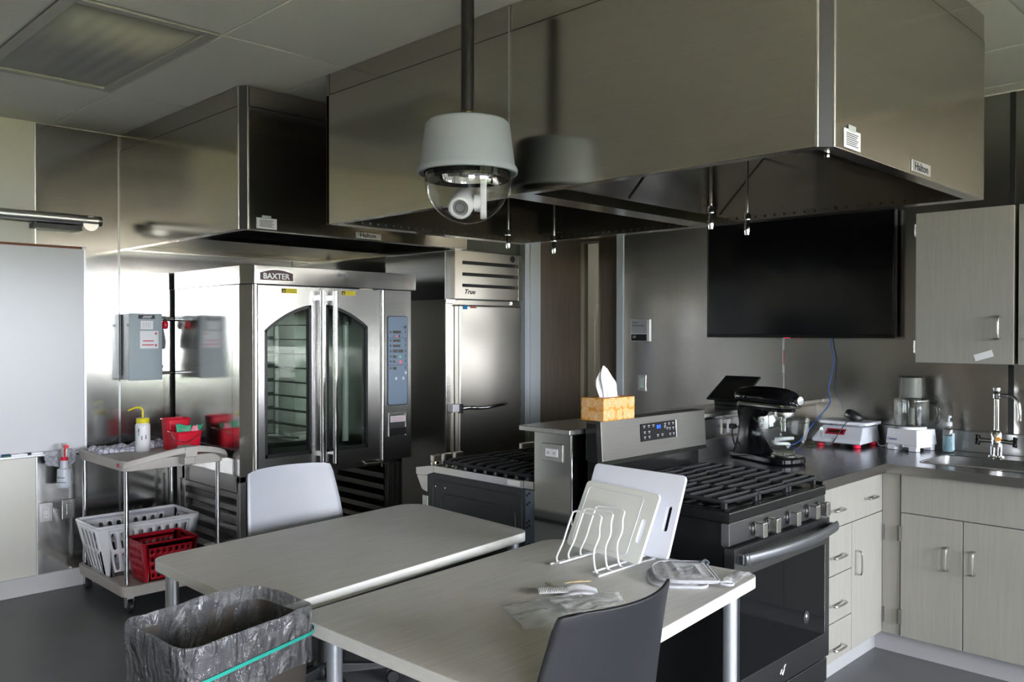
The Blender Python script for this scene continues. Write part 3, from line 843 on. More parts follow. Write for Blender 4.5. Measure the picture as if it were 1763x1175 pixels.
# column between the doors and control side
build('control_panel_face', B(3.300, OY0+.003, OZ0, 3.563, OY0+.06, 1.812), SLATEL, t, bevel=.002)
build('hinge_post', MB().cyl((3.322, OY0-.004, .706), (3.322, OY0-.004, 1.807), .014, 18), NICKEL, t)
build('hinge_post', MB().cyl((2.426, OY0-.002, .72), (2.426, OY0-.002, 1.810), .016, 18), NICKEL, t)
ST0 = mat('door_steel', (.62, .615, .61), .26, 1.0, wav=.03)
def arch(x0, x1, xr, zt, dz, n=14):
    return [(x0+(x1-x0)*k/n, zt-dz*((x0+(x1-x0)*k/n-xr)/.30)**2) for k in range(n+1)]
def oven_door(x0, x1, g0, g1, xr, hx, hinge):
    zb, zt, gb = .715, 1.806, .805
    d = MB()
    y0, y1 = OY0-.004, OY0+.05
    d.box(x0, y0, zb, g0, y1, zt).box(g1, y0, zb, x1, y1, zt).box(g0, y0, zb, g1, y1, gb)
    a = arch(g0, g1, xr, 1.703, .10)
    for k in range(len(a)-1):
        (xa, za), (xb, zb_) = a[k], a[k+1]
        d.hexa([(xa, y0, za), (xb, y0, zb_), (xb, y1, zb_), (xa, y1, za)], [(xa, y0, zt), (xb, y0, zt), (xb, y1, zt), (xa, y1, zt)])
    do = build('door', d, ST0, t, fix=True)
    gk = MB()
    r = .013
    y0, y1 = OY0-.007, OY0+.012
    gk.box(g0-.004, y0, gb-.004, g0+r, y1, a[0][1]).box(g1-r, y0, gb-.004, g1+.004, y1, a[-1][1]).box(g0, y0, gb-.004, g1, y1, gb+r*1.4)
    for k in range(len(a)-1):
        (xa, za), (xb, zb_) = a[k], a[k+1]
        gk.hexa([(xa, y0, za-r*1.3), (xb, y0, zb_-r*1.3), (xb, y1, zb_-r*1.3), (xa, y1, za-r*1.3)], [(xa, y0, za+.003), (xb, y0, zb_+.003), (xb, y1, zb_+.003), (xa, y1, za+.003)])
    build('gasket', gk, BLACKP, do)
    gl = MB()
    pts = [(g0, gb)]+[(g1, gb)]+[(x, z) for x, z in reversed(a)]
    gl.prism(pts, OY0+.012, OY0+.016, ax='y')
    build('pane', gl, OVENG, do, fix=True)
    hb = MB().cyl((hx, OY0-.055, .735), (hx, OY0-.055, 1.785), .0165, 20)
    ho = build('handle', hb, CHROME, do)
    for z in (.80, 1.745):
        build('handle_bracket', B(hx-.010, OY0-.05, z-.014, hx+.010, OY0-.004, z+.014), NICKEL, do)
    return do
oven_door(2.441, 2.852, 2.487, 2.790, 2.86, 2.842, 0)
oven_door(2.856, 3.300, 2.902, 3.202, 2.86, 2.932, 1)
for x in (2.593, 3.009):
    s = build('caution_sticker', B(x, OY0-.0065, 1.766, x+.102, OY0-.004, 1.794), YLAB, t, label='yellow caution sticker')
    build('warning_mark', B(x+.002, OY0-.0069, 1.768, x+.026, OY0-.0062, 1.792), INK, s)
    build('warning_mark', MB().prism([(x+.006, 1.772), (x+.022, 1.772), (x+.014, 1.788)], OY0-.0074, OY0-.0068, ax='y'), YLAB, s, fix=True)
    mb = MB()
    for k in range(3): mb.box(x+.032, OY0-.0069, 1.786-k*.007, x+.094-(k % 2)*.02, OY0-.0062, 1.788-k*.007)
    build('print_line', mb, mat('brown_ink', (.30, .24, .01), .5), s)
# badge
bd = [(2.447, 1.832), (2.676, 1.832)]+[(2.676-.229*k/12, 1.884+.022*math.sin(PI*k/12)) for k in range(13)]
bo = build('badge', MB().prism(bd, OY0-.006, OY0-.0005, ax='y'), NICKEL, t, fix=True)
bd2 = [(2.455, 1.838), (2.668, 1.838)]+[(2.668-.213*k/12, 1.880+.020*math.sin(PI*k/12)) for k in range(13)]
build('badge_field', MB().prism(bd2, OY0-.0075, OY0-.006, ax='y'), BURG, bo, fix=True)
text('lettering', 'BAXTER', mat('silver_lettering', (.5, .5, .5), .35, .6), bo, (2.473, OY0-.0078, 1.847), .046, off=.0008, sx=1.02)
build('vent_badge', MB().prism([(2.975, 1.877), (3.065, 1.877), (3.05, 1.900), (2.99, 1.900)], OY0-.002, OY0-.0003, ax='y'), mat('dull_badge', (.16, .16, .16), .4, .8), t, fix=True)
build('gap_strip', B(3.145, OY0-.004, 1.8065, 3.245, OY0, 1.8135), mat('pale_strip', (.55, .50, .42), .5), t)  # pale strip across the gap above the right door
# control membrane
cp = build('control_membrane', MB().prism(rrect(3.366, 1.055, 3.532, 1.643, .018), OY0-.0005, OY0+.003, ax='y'), mat('membrane_border', (.012, .014, .02), .4), t, fix=True)
build('membrane_field', MB().prism(rrect(3.371, 1.060, 3.527, 1.638, .015), OY0-.0012, OY0-.0004, ax='y'), PANELB, cp, fix=True)
def dsp(x, z, w, hh, m=DISP, d=.0018):
    return (x, OY0-d, z, x+w, OY0-.0011, z+hh)
mb = MB()
for z in (1.497, 1.318):
    mb.box(*dsp(3.371, z, .156, .0025))
for x, z, w, hh in ((3.408, 1.528, .066, .018), (3.408, 1.472, .062, .016), (3.408, 1.438, .062, .016), (3.408, 1.402, .042, .020), (3.455, 1.402, .038, .020), (3.408, 1.366, .030, .018), (3.408, 1.334, .018, .016), (3.408, 1.290, .030, .018)):
    mb.box(*dsp(x, z, w, hh))
for z in (1.53, 1.474, 1.44, 1.404, 1.37, 1.337, 1.293):
    mb.box(*dsp(3.385, z, .010, .014)).box(*dsp(3.508, z-.002, .006, .020))
mb.box(*dsp(3.478, 1.568, .045, .002)).box(*dsp(3.502, 1.559, .016, .020)).box(*dsp(3.455, 1.503, .012, .014)).box(*dsp(3.412, 1.505, .006, .010))
build('display', mb, DISP, cp)
mb = MB()
for x, z in ((3.428, 1.222), (3.488, 1.222), (3.508, 1.258)): mb.box(*dsp(x, z, .014, .018))
build('button', mb, PAPER, cp)
build('indicator', B(*dsp(3.438, 1.503, .010, .009)).box(*dsp(3.463, 1.342, .014, .006)).box(*dsp(3.463, 1.332, .014, .006)), REDL, cp)
build('indicator', B(*dsp(3.463, 1.376, .012, .005)).box(*dsp(3.463, 1.367, .012, .005)), GRNL, cp)
hd_ = build('handle_recess', MB().box(3.376, OY0-.004, .850, 3.384, OY0+.003, 1.006).box(3.516, OY0-.004, .850, 3.524, OY0+.003, 1.006).box(3.384, OY0-.004, .998, 3.516, OY0+.003, 1.006), NICKEL, t)
build('recess_label', B(3.388, OY0-.0015, .945, 3.512, OY0+.003, .985), PAPER, hd_)
mb = MB()
for k in range(3): mb.box(3.396, OY0-.002, .974-k*.010, 3.504, OY0-.0014, .9765-k*.010)
build('print_line', mb, REDINK, hd_)
build('recess_void', B(3.386, OY0-.0012, .858, 3.514, OY0+.003, .905), BLACKP, hd_)
# chamber: rotating rack seen through the glass
rk = MB()
for x, y in ((2.56, 4.72), (2.98, 4.72), (2.56, 5.22), (2.98, 5.22), (2.77, 5.22)):
    rk.box(x-.013, y-.013, .86, x+.013, y+.013, 1.70)
rk.box(2.55, 4.71, 1.68, 2.99, 5.23, 1.70)
ro = build('rotating_rack', rk, NICKEL, t)
for k in range(8):
    z = .92+k*.094
    build('rack_ledge', MB().box(2.945, 4.70, z, 2.993, 5.23, z+.006).box(2.547, 4.70, z, 2.60, 5.23, z+.006).box(2.66, 5.18, z, 2.94, 5.20, z+.024), mat('ledge_steel', (.13, .13, .13), .4, .8), ro)
build('turntable', MB().lathe([(0, .83), (.33, .83), (.34, .845), (.33, .86), (0, .86)], (2.80, 4.98, 0), 40), NICKEL, t)
build('spoke', MB().box(2.48, 4.96, .862, 3.12, 5.0, .874).box(2.78, 4.66, .874, 2.82, 5.3, .884), NICKEL, t)
build('lamp_tube', MB().cyl((3.16, 4.66, .83), (3.16, 4.66, 1.66), .022, 14), mat('tube_glass', (.66, .66, .60), .25), t)
build('flask', MB().lathe([(0, 1.58), (.03, 1.585), (.032, 1.63), (.012, 1.66), (.012, 1.70), (0, 1.70)], (3.13, 4.60, 0), 16), CLEARP, t)
# stand below with tray slides
sm = mat('stand_steel', (.34, .33, .32), .32, 1.0)
for x, y in ((OX0+.002, 4.575), (OX0+.002, 5.30), (OX0+.002, 5.375), (3.518, 4.575), (3.518, 5.375), (3.46, 4.60)):
    build('stand_post', B(x, y, .02, x+.040, y+.040, .695), sm, t, bevel=.002)
build('stand_rail', MB().box(OX0+.002, 4.575, .662, 3.558, 4.60, .698).box(OX0+.002, 4.60, .60, OX0+.008, 5.375, .698).box(3.545, 4.60, .662, 3.558, 5.40, .698).box(OX0+.042, 5.39, .662, 3.52, 5.41, .698), sm, t)
for x, w in ((OX0+.012, .05), (2.93, .06), (3.43, .05)):
    for k in range(7):
        z = .555-k*.075
        build('tray_slide', MB().box(x, 4.61, z, x+w, 5.37, z+.003).box(x, 4.61, z, x+.003, 5.37, z+.034), sm, t)
build('stand_shelf', B(OX0+.01, 4.58, .06, 3.55, 5.40, .075), STEELD, t)
build('drain_handle', MB().tube([(3.17, 4.49, .718), (3.17, 4.445, .700), (3.30, 4.445, .700), (3.31, 4.47, .695), (3.312, 4.468, .668)], .007, 10), CHROME, t)
for x, y in ((OX0+.03, 4.6), (3.54, 4.6), (OX0+.03, 5.39), (3.54, 5.39)):
    build('foot', MB().cyl((x, y, 0), (x, y, .025), .018, 12), BLACKP, t)

# ------------------------------------------------------------ reach-in refrigerator
FX0, FX1, FY0, FY1 = 3.854, 4.573, 4.475, 5.16
FS = mat('fridge_steel', (.54, .52, .48), .30, 1.0, aniso=.4, wav=.03)
t = thing('refrigerator', 'tall steel single door refrigerator with louvred top grille', 'refrigerator', (4.21, 4.8, 0))
build('body', B(FX0, FY0, .12, FX1, FY1, 1.765), FS, t, bevel=.003)
build('top_housing', B(FX0+.004, FY0+.004, 1.765, FX1-.004, FY1, 2.12), STEELD, t, bevel=.002)
build('front_trim', MB().box(FX0, FY0-.012, .14, FX0+.072, FY0, 1.733).box(FX0, FY0-.014, 1.735, FX0+.085, FY0, 1.766).box(4.50, FY0-.014, 1.735, FX1, FY0, 1.766), NICKEL, t, bevel=.002)
gz0, gz1 = 1.772, 2.105
gr = MB().box(3.907, 4.43, gz0, 3.975, FY0+.004, gz1).box(4.536, 4.43, gz0, 4.573, FY0+.004, gz1)
zz = [gz0, 1.853, 1.877, 1.931, 1.956, 2.012, 2.037, gz1]
for k in range(0, 8, 2):
    gr.box(3.975, 4.432, zz[k], 4.536, 4.445, zz[k+1])
for k in (1, 3, 5):
    gr.hexa([(3.975, 4.445, zz[k]-.004), (4.536, 4.445, zz[k]-.004), (4.536, 4.470, zz[k]-.02), (3.975, 4.470, zz[k]-.02)],
            [(3.975, 4.445, zz[k]), (4.536, 4.445, zz[k]), (4.536, 4.470, zz[k]-.016), (3.975, 4.470, zz[k]-.016)])
g = build('louvre_grille', gr, FS, t)
build('grille_void', B(3.975, 4.466, gz0, 4.536, 4.474, gz1), BLACKP, t)
text('lettering', 'True', INK, g, (3.992, 4.4316, 1.806), .046, off=.0012, shear=.35, sx=1.15)
build('grille_lock', MB().lathe([(0, 0), (.022, 0), (.024, .004), (0, .005)], (4.472, 4.431, 2.075), 20, ax='y').xf(Matrix.Identity(4)), BLACKP, t)
d = build('door', B(3.932, 4.412, .16, 4.548, FY0-.006, 1.728), FS, t, bevel=.012, seg=3)
build('door_sticker', B(3.965, 4.4095, 1.696, 4.005, 4.4115, 1.725), mat('blue_sticker', (.02, .2, .45), .5), d, label='small blue sticker')
build('door_sticker', B(4.035, 4.4095, 1.705, 4.09, 4.4115, 1.724), mat('red_sticker', (.30, .10, .09), .5), d, label='small dull red sticker')
hz = 1.008
build('handle_base', MB().box(3.862, 4.40, hz-.025, 3.925, 4.462, hz+.03), WHITEM, d, bevel=.006)
build('handle_pivot', MB().box(3.925, 4.395, hz-.035, 3.955, 4.425, hz+.03), BLACKP, d, bevel=.004)
build('handle', MB().tube(smoothpath([(3.945, 4.40, hz), (4.0, 4.375, hz+.002), (4.12, 4.365, hz-.006), (4.25, 4.37, hz+.004), (4.37, 4.385, hz+.012)], 4), [.008]+[.013]*15+[.009], 10), CHROME, d)
for z in (1.62, 1.56, 1.08, 1.0, .92, .60):
    build('hinge', B(4.549, 4.43, z-.02, 4.562, 4.463, z+.02), NICKEL, t)
for x in (FX0+.06, FX1-.06):
    for y in (FY0+.06, FY1-.06):
        build('leg', MB().cyl((x, y, 0), (x, y, .125), .022, 14), NICKEL, t)

# ------------------------------------------------------------ gas ranges
def knob_mesh(r=.021):
    m = MB().lathe([(.022, 0), (.022, .004), (.016, .006), (.0155, .022), (0, .022)], (0, 0, 0), 20, ax='y')
    return m
def make_range_near():
    x0, x1, yf, yb = 2.662, 3.422, 1.56, 2.216
    t = thing('gas_range', 'black and dark steel gas range with upright back panel and oven window', 'range', (3.04, 1.9, 0))
    build('body', B(x0+.004, yf+.025, .09, x1-.004, yb, .862), BLACKE, t, bevel=.003)
    build('plinth', B(x0+.03, yf+.07, 0.0, x1-.03, yb-.03, .09), BLACKP, t)
    build('cooktop', B(x0-.004, yf-.004, .862, x1+.003, yb-.06, .903), BLACKE, t, bevel=.006, seg=3)
    build('cooktop_well', B(x0+.03, yf+.03, .9032, x1-.03, yb-.09, .905), BLACKG, t)
    for cx, cy, r in ((2.84, 1.74, .045), (3.25, 1.74, .05), (2.84, 2.0, .04), (3.25, 2.0, .036), (3.045, 1.87, .05)):
        b = build('burner', MB().lathe([(0, .905), (r+.012, .905), (r+.010, .912), (r, .916), (r-.004, .922), (0, .923)], (cx, cy, 0), 24), IRON, t)
        build('burner_cap', MB().lathe([(r-.01, .921), (r-.008, .927), (0, .928)], (cx, cy, 0), 24), BLACKE, b)
    gy0, gy1 = yf+.028, yb-.088
    for g in range(3):
        a = x0+.020+g*.242
        b = a+.236
        gm = MB()
        zt = .943
        fr_ = rrect(a, gy0, b, gy1, .02, 3)
        gm.tube([(p[0], p[1], zt-.010) for p in fr_], .0075, 6, closed=True)
        for (px, py) in ((a+.01, gy0+.01), (b-.01, gy0+.01), (a+.01, gy1-.01), (b-.01, gy1-.01)):
            gm.box(px-.008, py-.008, .905, px+.008, py+.008, zt-.006)
        go = build('grate', gm, IRON, t)
        # finger bars run front to back in rows, with one cross bar
        n = 9
        for k in range(n):
            y = gy0+(.035 if g != 1 else .020)+(gy1-gy0-.07)*k/(n-1)
            if abs(k-4) == 0:
                bars = [(a, b)]
            else:
                bars = [(a, b)]
            for p, q in bars:
                build('grate_bar', MB().hexa([(p, y-.005, zt-.018), (q, y-.005, zt-.018), (q, y+.005, zt-.018), (p, y+.005, zt-.018)],
                                             [(p+.003, y-.0038, zt), (q-.003, y-.0038, zt), (q-.003, y+.0038, zt), (p+.003, y+.0038, zt)]), IRON, go)
    # knob fascia
    f = build('control_fascia', MB().prism([(yf+.03, .778), (yf-.001, .782), (yf, .862), (yf+.03, .862)], x0-.002, x1+.002, ax='x'), SLATE, t, bevel=.002, fix=True)
    build('fascia_end', B(x0-.0035, yf, .782, x0-.0015, yf+.03, .858), SLATEL, t)
    for kx in (2.838, 2.939, 3.102, 3.267, 3.359):
        z = .818
        k = build('knob', MB().lathe([(.025, 0), (.0245, .004), (.018, .006), (.0165, .020), (0, .020)], (kx, yf-.001, z), 22, ax='y').xf(Matrix.Identity(4)), SLATEL, t)
        build('knob_grip', MB().prism(rrect(kx-.017, z-.027, kx+.017, z+.027, .004, 2), yf-.046, yf-.012, ax='y'), NICKEL, k, bevel=.002, fix=True)
    # oven door with a bowed bar handle
    d = build('oven_door', MB().box(x0, yf-.020, .20, x0+.045, yf+.02, .774).box(x1-.045, yf-.020, .20, x1, yf+.02, .774).box(x0+.045, yf-.020, .20, x1-.045, yf+.02, .300).box(x0+.045, yf-.020, .665, x1-.045, yf+.02, .774), SLATE, t, fix=True)
    build('window', B(x0+.042, yf-.0215, .297, x1-.042, yf-.016, .668), BLACKG, d)
    build('window_edge', MB().box(x1-.047, yf-.0225, .305, x1-.042, yf-.020, .668), NICKEL, d, bevel=.0005)
    build('window_edge', MB().box(x0+.045, yf-.0222, .297, x1-.045, yf-.020, .301), SLATEL, d)
    vents = MB()
    for k in range(40):
        vents.box(x0+.11+k*.0135, yf-.0212, .752, x0+.1165+k*.0135, yf-.0195, .767)
    build('vent_slots', vents, BLACKP, d, kind='stuff')
    hp = MB()
    n = 16
    def hq(u, v):
        X = x0+.025+u*(x1-x0-.01)
        bow = .034*(1-(2*u-1)**2)
        yy = yf-.045-bow
        a = v*2*PI
        return (X, yy+.010*math.cos(a), .738+.021*math.sin(a))
    hp.grid(hq, n, 12)
    hp.add([hq(0, k/12) for k in range(12)], [tuple(range(12))]).add([hq(1, k/12) for k in range(12)], [tuple(range(11, -1, -1))])
    h = build('handle', hp, mat('handle_grey', (.20, .21, .225), .42, .9), d, fix=True)
    for X in (x0+.028, x1-.016):
        build('handle_post', B(X-.010, yf-.045, .720, X+.010, yf-.018, .756), SLATE, h, bevel=.004)
    build('handle_screw_slot', B(x0+.036, yf-.0585, .722, x0+.041, yf-.054, .752), CHROME, h)
    em = build('emblem', MB().lathe([(0, 0), (.024, 0), (.025, .002), (.021, .003), (0, .003)], (3.211, yf-.0213, .407), 28, ax='y').xf(Matrix.Identity(4)), mat('emblem_grey', (.07, .07, .075), .3, .6), d)
    sw = MB()
    for (r, a0, a1) in ((.015, 75, 165), (.009, 60, 170)):
        pts = [(3.211+.003+r*math.cos(math.radians(a0+(a1-a0)*k/8)), yf-.0248, .405+r*math.sin(math.radians(a0+(a1-a0)*k/8))) for k in range(9)]
        sw.tube(pts, .0022, 6)
    for a, b in ((-.008, -.006), (-.001, -.004), (.008, .002), (.004, -.011)):
        sw.lathe([(0, 0), (.0028, 0), (.0028, .0012), (0, .0012)], (3.211+a, yf-.0244, .407+b), 8, ax='y')
    build('emblem_mark', sw, CHROME, em, kind='stuff')
    lg = MB().tube(smoothpath([(3.000, yf-.0215, .240), (3.012, yf-.0215, .254), (3.020, yf-.0215, .246), (3.014, yf-.0215, .238)], 4), .0016, 6).tube(smoothpath([(3.016, yf-.0215, .232), (3.028, yf-.0215, .247), (3.034, yf-.0215, .262), (3.044, yf-.0215, .266)], 4), .002, 6)
    build('logo', lg, ALU, d)
    build('drawer', B(x0, yf-.012, .09, x1, yf+.02, .188), SLATE, t, bevel=.003)
    # back panel leaning slightly
    g = build('back_panel', MB().prism([(yb-.086, 1.018), (yb-.076, 1.18), (yb, 1.18), (yb, 1.018)], x0, x1+.004, ax='x'), mat('back_panel_steel', (.13, .128, .122), .36, 1.0, var=.04, scale=3, stretch=(1, 1, 60)), t, bevel=.002, fix=True)
    build('back_panel_end', MB().prism([(yb-.060, 1.02), (yb-.052, 1.168), (yb-.004, 1.168), (yb-.004, 1.02)], x0-.002, x0, ax='x'), BLACKE, t, fix=True)
    build('lower_splash', MB().prism([(yb-.055, .903), (yb-.055, 1.0), (yb-.080, 1.018), (yb, 1.018), (yb, .903)], x0+.012, x1-.012, ax='x'), BLACKE, t, fix=True)
    build('splash_lip', MB().prism([(yb-.095, 1.004), (yb-.086, 1.019), (yb-.06, 1.019), (yb-.06, 1.004)], x0+.004, x1, ax='x'), SLATE, t, fix=True)
    def onp(z, d=0): return yb-.086+.010*(z-1.018)/.162-d
    def pq(xa, za, xb, zb, d0, d1):
        return MB().hexa([(xa, onp(za, d1), za), (xb, onp(za, d1), za), (xb, onp(za, d0), za), (xa, onp(za, d0), za)],
                         [(xa, onp(zb, d1), zb), (xb, onp(zb, d1), zb), (xb, onp(zb, d0), zb), (xa, onp(zb, d0), zb)])
    c = build('control_display', pq(2.924, 1.076, 3.183, 1.150, -.001, .003), mat('matt_display', (.006, .006, .007), .35, spec=.1), g)
    build('display_edge', pq(3.183, 1.076, 3.187, 1.150, -.001, .0035), CHROME, g)
    mb = MB()
    for (xx, zz_, w, hh) in ((3.040, 1.123, .0035, .014), (3.047, 1.123, .0035, .014), (3.042, 1.135, .006, .003), (3.042, 1.128, .006, .003), (3.042, 1.122, .006, .003), (3.056, 1.123, .0035, .014), (3.063, 1.123, .0035, .014), (3.058, 1.135, .006, .003), (3.058, 1.128, .006, .003), (3.058, 1.122, .006, .003)):
        mb.join(pq(xx, zz_, xx+w, zz_+hh, .003, .0036))
    build('clock_digits', mb, BLUED, c, kind='stuff')
    mb = MB()
    for (xx, zz_) in ((2.942, 1.138), (2.975, 1.138), (3.008, 1.138), (2.944, 1.113), (2.976, 1.113), (2.944, 1.092), (2.976, 1.092), (3.095, 1.138), (3.125, 1.138), (3.156, 1.138), (3.093, 1.126), (3.110, 1.119), (3.130, 1.117), (3.156, 1.117), (3.130, 1.092), (3.158, 1.092), (3.038, 1.094), (3.072, 1.094)):
        mb.join(pq(xx, zz_, xx+.014, zz_+.004, .003, .0034)).join(pq(xx+.003, zz_-.006, xx+.011, zz_-.003, .003, .0034))
    build('key_print', mb, mat('dim_print', (.34, .34, .34), .5), c, kind='stuff')
    return t
make_range_near()

def make_range_far():
    # back to back with the other: its knobs face away from the viewer
    x0, x1, yb, yf = 2.66, 3.42, 2.56, 3.17
    t = thing('gas_range', 'steel rimmed gas range with black side behind the half wall', 'range', (3.04, 2.85, 0))
    build('body', B(x0+.004, 2.505, .10, x1, 3.219, .856), mat('dark_grey_enamel', (.035, .038, .04), .45), t, bevel=.004)
    build('rear_post', B(x0, 2.503, .10, x0+.03, 2.555, .853), mat('blue_grey_steel', (.22, .27, .32), .35, .8), t)
    hol = MB()
    for z in (.84, .80, .72, .70, .62, .59, .5):
        hol.lathe([(0, 0), (.006, 0), (.006, .001), (0, .001)], (x0-.0008, 2.53, z), 8, ax='x')
        hol.lathe([(0, 0), (.006, 0), (.006, .001), (0, .001)], (x0-.0008, 2.543, z-.01), 8, ax='x')
    build('mount_holes', hol, BLACKP, t, kind='stuff')
    rimm = MB().box(x0-.003, 2.565, .855, x0+.01, yf, .890).box(x0-.003, 2.503, .858, x0+.01, 2.562, .893)
    build('side_trim', rimm, NICKEL, t, bevel=.002)
    build('side_trim', B(x1-.01, 2.503, .855, x1+.003, yf, .890), NICKEL, t, bevel=.002)
    build('front_trim', MB().prism([(yf, .855), (yf, .890), (yf+.135, .868), (yf+.135, .832), (yf+.07, .832)], x0-.003, x1+.003, ax='x'), NICKEL, t, bevel=.002, fix=True)
    build('slanted_front', MB().prism([(3.219, .755), (3.219, .852), (yf+.13, .828), (3.262, .765)], x0, x1, ax='x'), NICKEL, t, fix=True)
    build('door_edge', B(x0, 3.219, .14, x1, 3.26, .735), NICKEL, t, bevel=.003)
    build('cooktop', B(x0+.012, 2.505, .856, x1-.012, yf, .886), BLACKE, t, bevel=.002)
    build('side_label', B(x0-.0045, 2.585, .862, x0-.0025, 2.662, .886), PAPER, t, label='white label on the side trim')
    build('side_emboss', MB().tube([(x0+.003, y, z) for y, z in rrect(2.62, .20, 3.12, .76, .04, 4)], .004, 6, closed=True).tube([(x0+.003, y, z) for y, z in rrect(2.58, .16, 3.18, .82, .03, 4)], .003, 6, closed=True), mat('dark_grey_enamel', (.035, .038, .04), .45), t)
    for y, z in ((3.16, .79), (3.09, .79), (2.86, .77)):
        build('screw', MB().lathe([(0, 0), (.005, 0), (.004, .003), (0, .003)], (x0+.0045, y, z), 8, ax='x'), CHROME, t)
    for kx in (2.733, 2.805, 2.882, 3.364, 3.435-.02):
        k = build('knob', MB().lathe([(.024, 0), (.023, .012), (.0, .013)], (0, 0, 0), 18).xf(Matrix.Translation((kx, yf+.075, .880)) @ Matrix.Rotation(-.16, 4, 'X')), CHROME, t)
        build('knob_grip', B(kx-.026, yf+.060, .893, kx+.026, yf+.085, .928), mat('warm_nickel', (.6, .56, .50), .3, 1.0), k, bevel=.004)
    for g in range(3):
        a = x0+.025+g*.240
        b = a+.232
        zt = .918
        go = build('grate', MB().tube([(p[0], p[1], zt-.010) for p in rrect(a, 2.53, b, 3.145, .03, 3)], .009, 6, closed=True).box(a, 2.83, zt-.02, b, 2.845, zt-.002), IRON, t)
        for k in range(9):
            y = 2.565+k*.0675
            build('grate_bar', MB().tube(smoothpath([(a-.004, y, .888), (a+.008, y, zt-.006), (a+.04, y, zt), (b-.04, y, zt), (b-.008, y, zt-.006), (b+.004, y, .888)], 2), .0095, 6), IRON, go)
    for cx, cy in ((2.80, 2.7), (3.28, 2.7), (2.80, 3.0), (3.28, 3.0)):
        build('burner', MB().lathe([(0, .886), (.05, .886), (.042, .900), (0, .902)], (cx, cy, 0), 20), IRON, t)
    for x in (x0+.05, x1-.05):
        for y in (2.56, 3.18):
            build('leg', MB().cyl((x, y, 0), (x, y, .105), .02, 12), BLACKP, t)
make_range_far()

# ------------------------------------------------------------ base cabinets, worktop, wall cabinets
def pull(a, b, out, m=NICKEL, r=.0048):
    """bow handle between a and b standing out along vector out"""
    a, b, out = Vector(a), Vector(b), Vector(out)
    d = (b-a)
    return MB().tube(smoothpath([a, a+out*.75, a+out+d*.12, a+out*1.05+d*.5, b+out-d*.12, b+out*.75, b], 4), r, 8)
CF = 1.605                      # front plane of the left run (faces -y)
CFX = 4.136                     # front plane of the right run (faces -x)
t = thing('base_cabinet', 'pale wood base cabinet with drawer stack and door right of the black range', 'cabinet', (3.79, 1.9, 0))
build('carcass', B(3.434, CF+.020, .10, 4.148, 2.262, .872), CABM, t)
build('toe_kick', B(3.434, 1.655, 0, 4.19, 1.67, .10), BASE, t)
def dfront(name, x0, z0, x1, z1, hs, parent):
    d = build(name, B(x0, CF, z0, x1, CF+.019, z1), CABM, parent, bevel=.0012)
    for (xa, za, xb, zb) in hs:
        build('handle', pull((xa, CF, za), (xb, CF, zb), (0, -.030, 0)), NICKEL, d)
    return d
dfront('drawer', 3.437, .684, 4.145, .872, [(3.575, .765, 3.672, .765), (3.935, .770, 4.032, .770)], t)
dfront('drawer', 3.437, .478, 3.797, .680, [(3.575, .560, 3.690, .560)], t)
dfront('drawer', 3.437, .272, 3.797, .474, [(3.575, .352, 3.690, .352)], t)
dfront('drawer', 3.437, .102, 3.797, .268, [(3.575, .160, 3.685, .160)], t)
d = dfront('door', 3.801, .102, 4.145, .680, [(3.836, .545, 3.836, .440)], t)
for z in (.545, .150):
    build('hinge', MB().box(4.141, CF-.006, z, 4.150, CF+.012, z+.072).cyl((4.146, CF-.006, z), (4.146, CF-.006, z+.072), .005, 8), mat('dark_nickel', (.30, .29, .28), .3, 1.0), d)
t = thing('base_cabinet', 'pale wood sink base cabinet with two doors under the sink', 'cabinet', (4.5, .9, 0))
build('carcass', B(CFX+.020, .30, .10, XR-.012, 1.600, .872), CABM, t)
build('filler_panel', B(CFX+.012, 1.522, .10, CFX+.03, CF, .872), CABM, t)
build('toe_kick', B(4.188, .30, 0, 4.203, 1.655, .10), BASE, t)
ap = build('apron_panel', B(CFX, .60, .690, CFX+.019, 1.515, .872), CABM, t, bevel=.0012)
for (ya, yb_, hy, nm) in ((1.246, 1.515, 1.305, 0), (.975, 1.242, 1.194, 1), (.704, .971, .760, 0)):
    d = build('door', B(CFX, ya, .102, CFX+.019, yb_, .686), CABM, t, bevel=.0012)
    build('handle', pull((CFX, hy, .558), (CFX, hy, .455), (-.030, 0, 0)), NICKEL, d)
    if hy == 1.305:
        for z in (.552, .157):
            build('hinge', MB().box(CFX-.006, 1.511, z, CFX+.012, 1.520, z+.072).cyl((CFX-.006, 1.516, z), (CFX-.006, 1.516, z+.072), .005, 8), mat('dark_nickel', (.30, .29, .28), .3, 1.0), d)
build('end_panel', B(CFX+.02, .28, .0, XR-.012, .30, .872), CABM, t)
# L-shaped worktop with a sink hole
SX0, SX1, SY0, SY1 = 4.28, 4.625, .72, 1.478
t = thing('worktop', 'stainless steel L shaped worktop with inset sink in the corner', 'worktop', (4.4, 1.6, .874))
EX, EY = 4.112, 1.578
zt, zb = .914, .874
wt = MB()
wt.box(3.432, EY, zb, EX, 2.268, zt).box(EX, SY1, zb, XR-.008, 2.268, zt).box(EX, .28, zb, SX0, SY1, zt).box(SX1, .28, zb, XR-.008, SY1, zt).box(SX0, .28, zb, SX1, SY0, zt)
build('top_sheet', wt, COUNTER, t)
build('front_edge', MB().box(3.432, EY-.004, zb-.001, EX-.004, EY, zt+.001).box(EX-.004, .28, zb-.001, EX, EY, zt+.001), mat('edge_steel', (.30, .29, .275), .3, 1.0, var=.05, scale=3, stretch=(1, 1, 60)), t)
bs = MB().box(3.432, 2.250, zt, XR-.028, 2.268, 1.010).box(XR-.028, .28, zt, XR-.008, 2.268, 1.022)
build('backsplash', bs, mat('backsplash_steel', (.52, .52, .52), .30, 1.0), t, bevel=.003)
sk = MB()
zi = .70
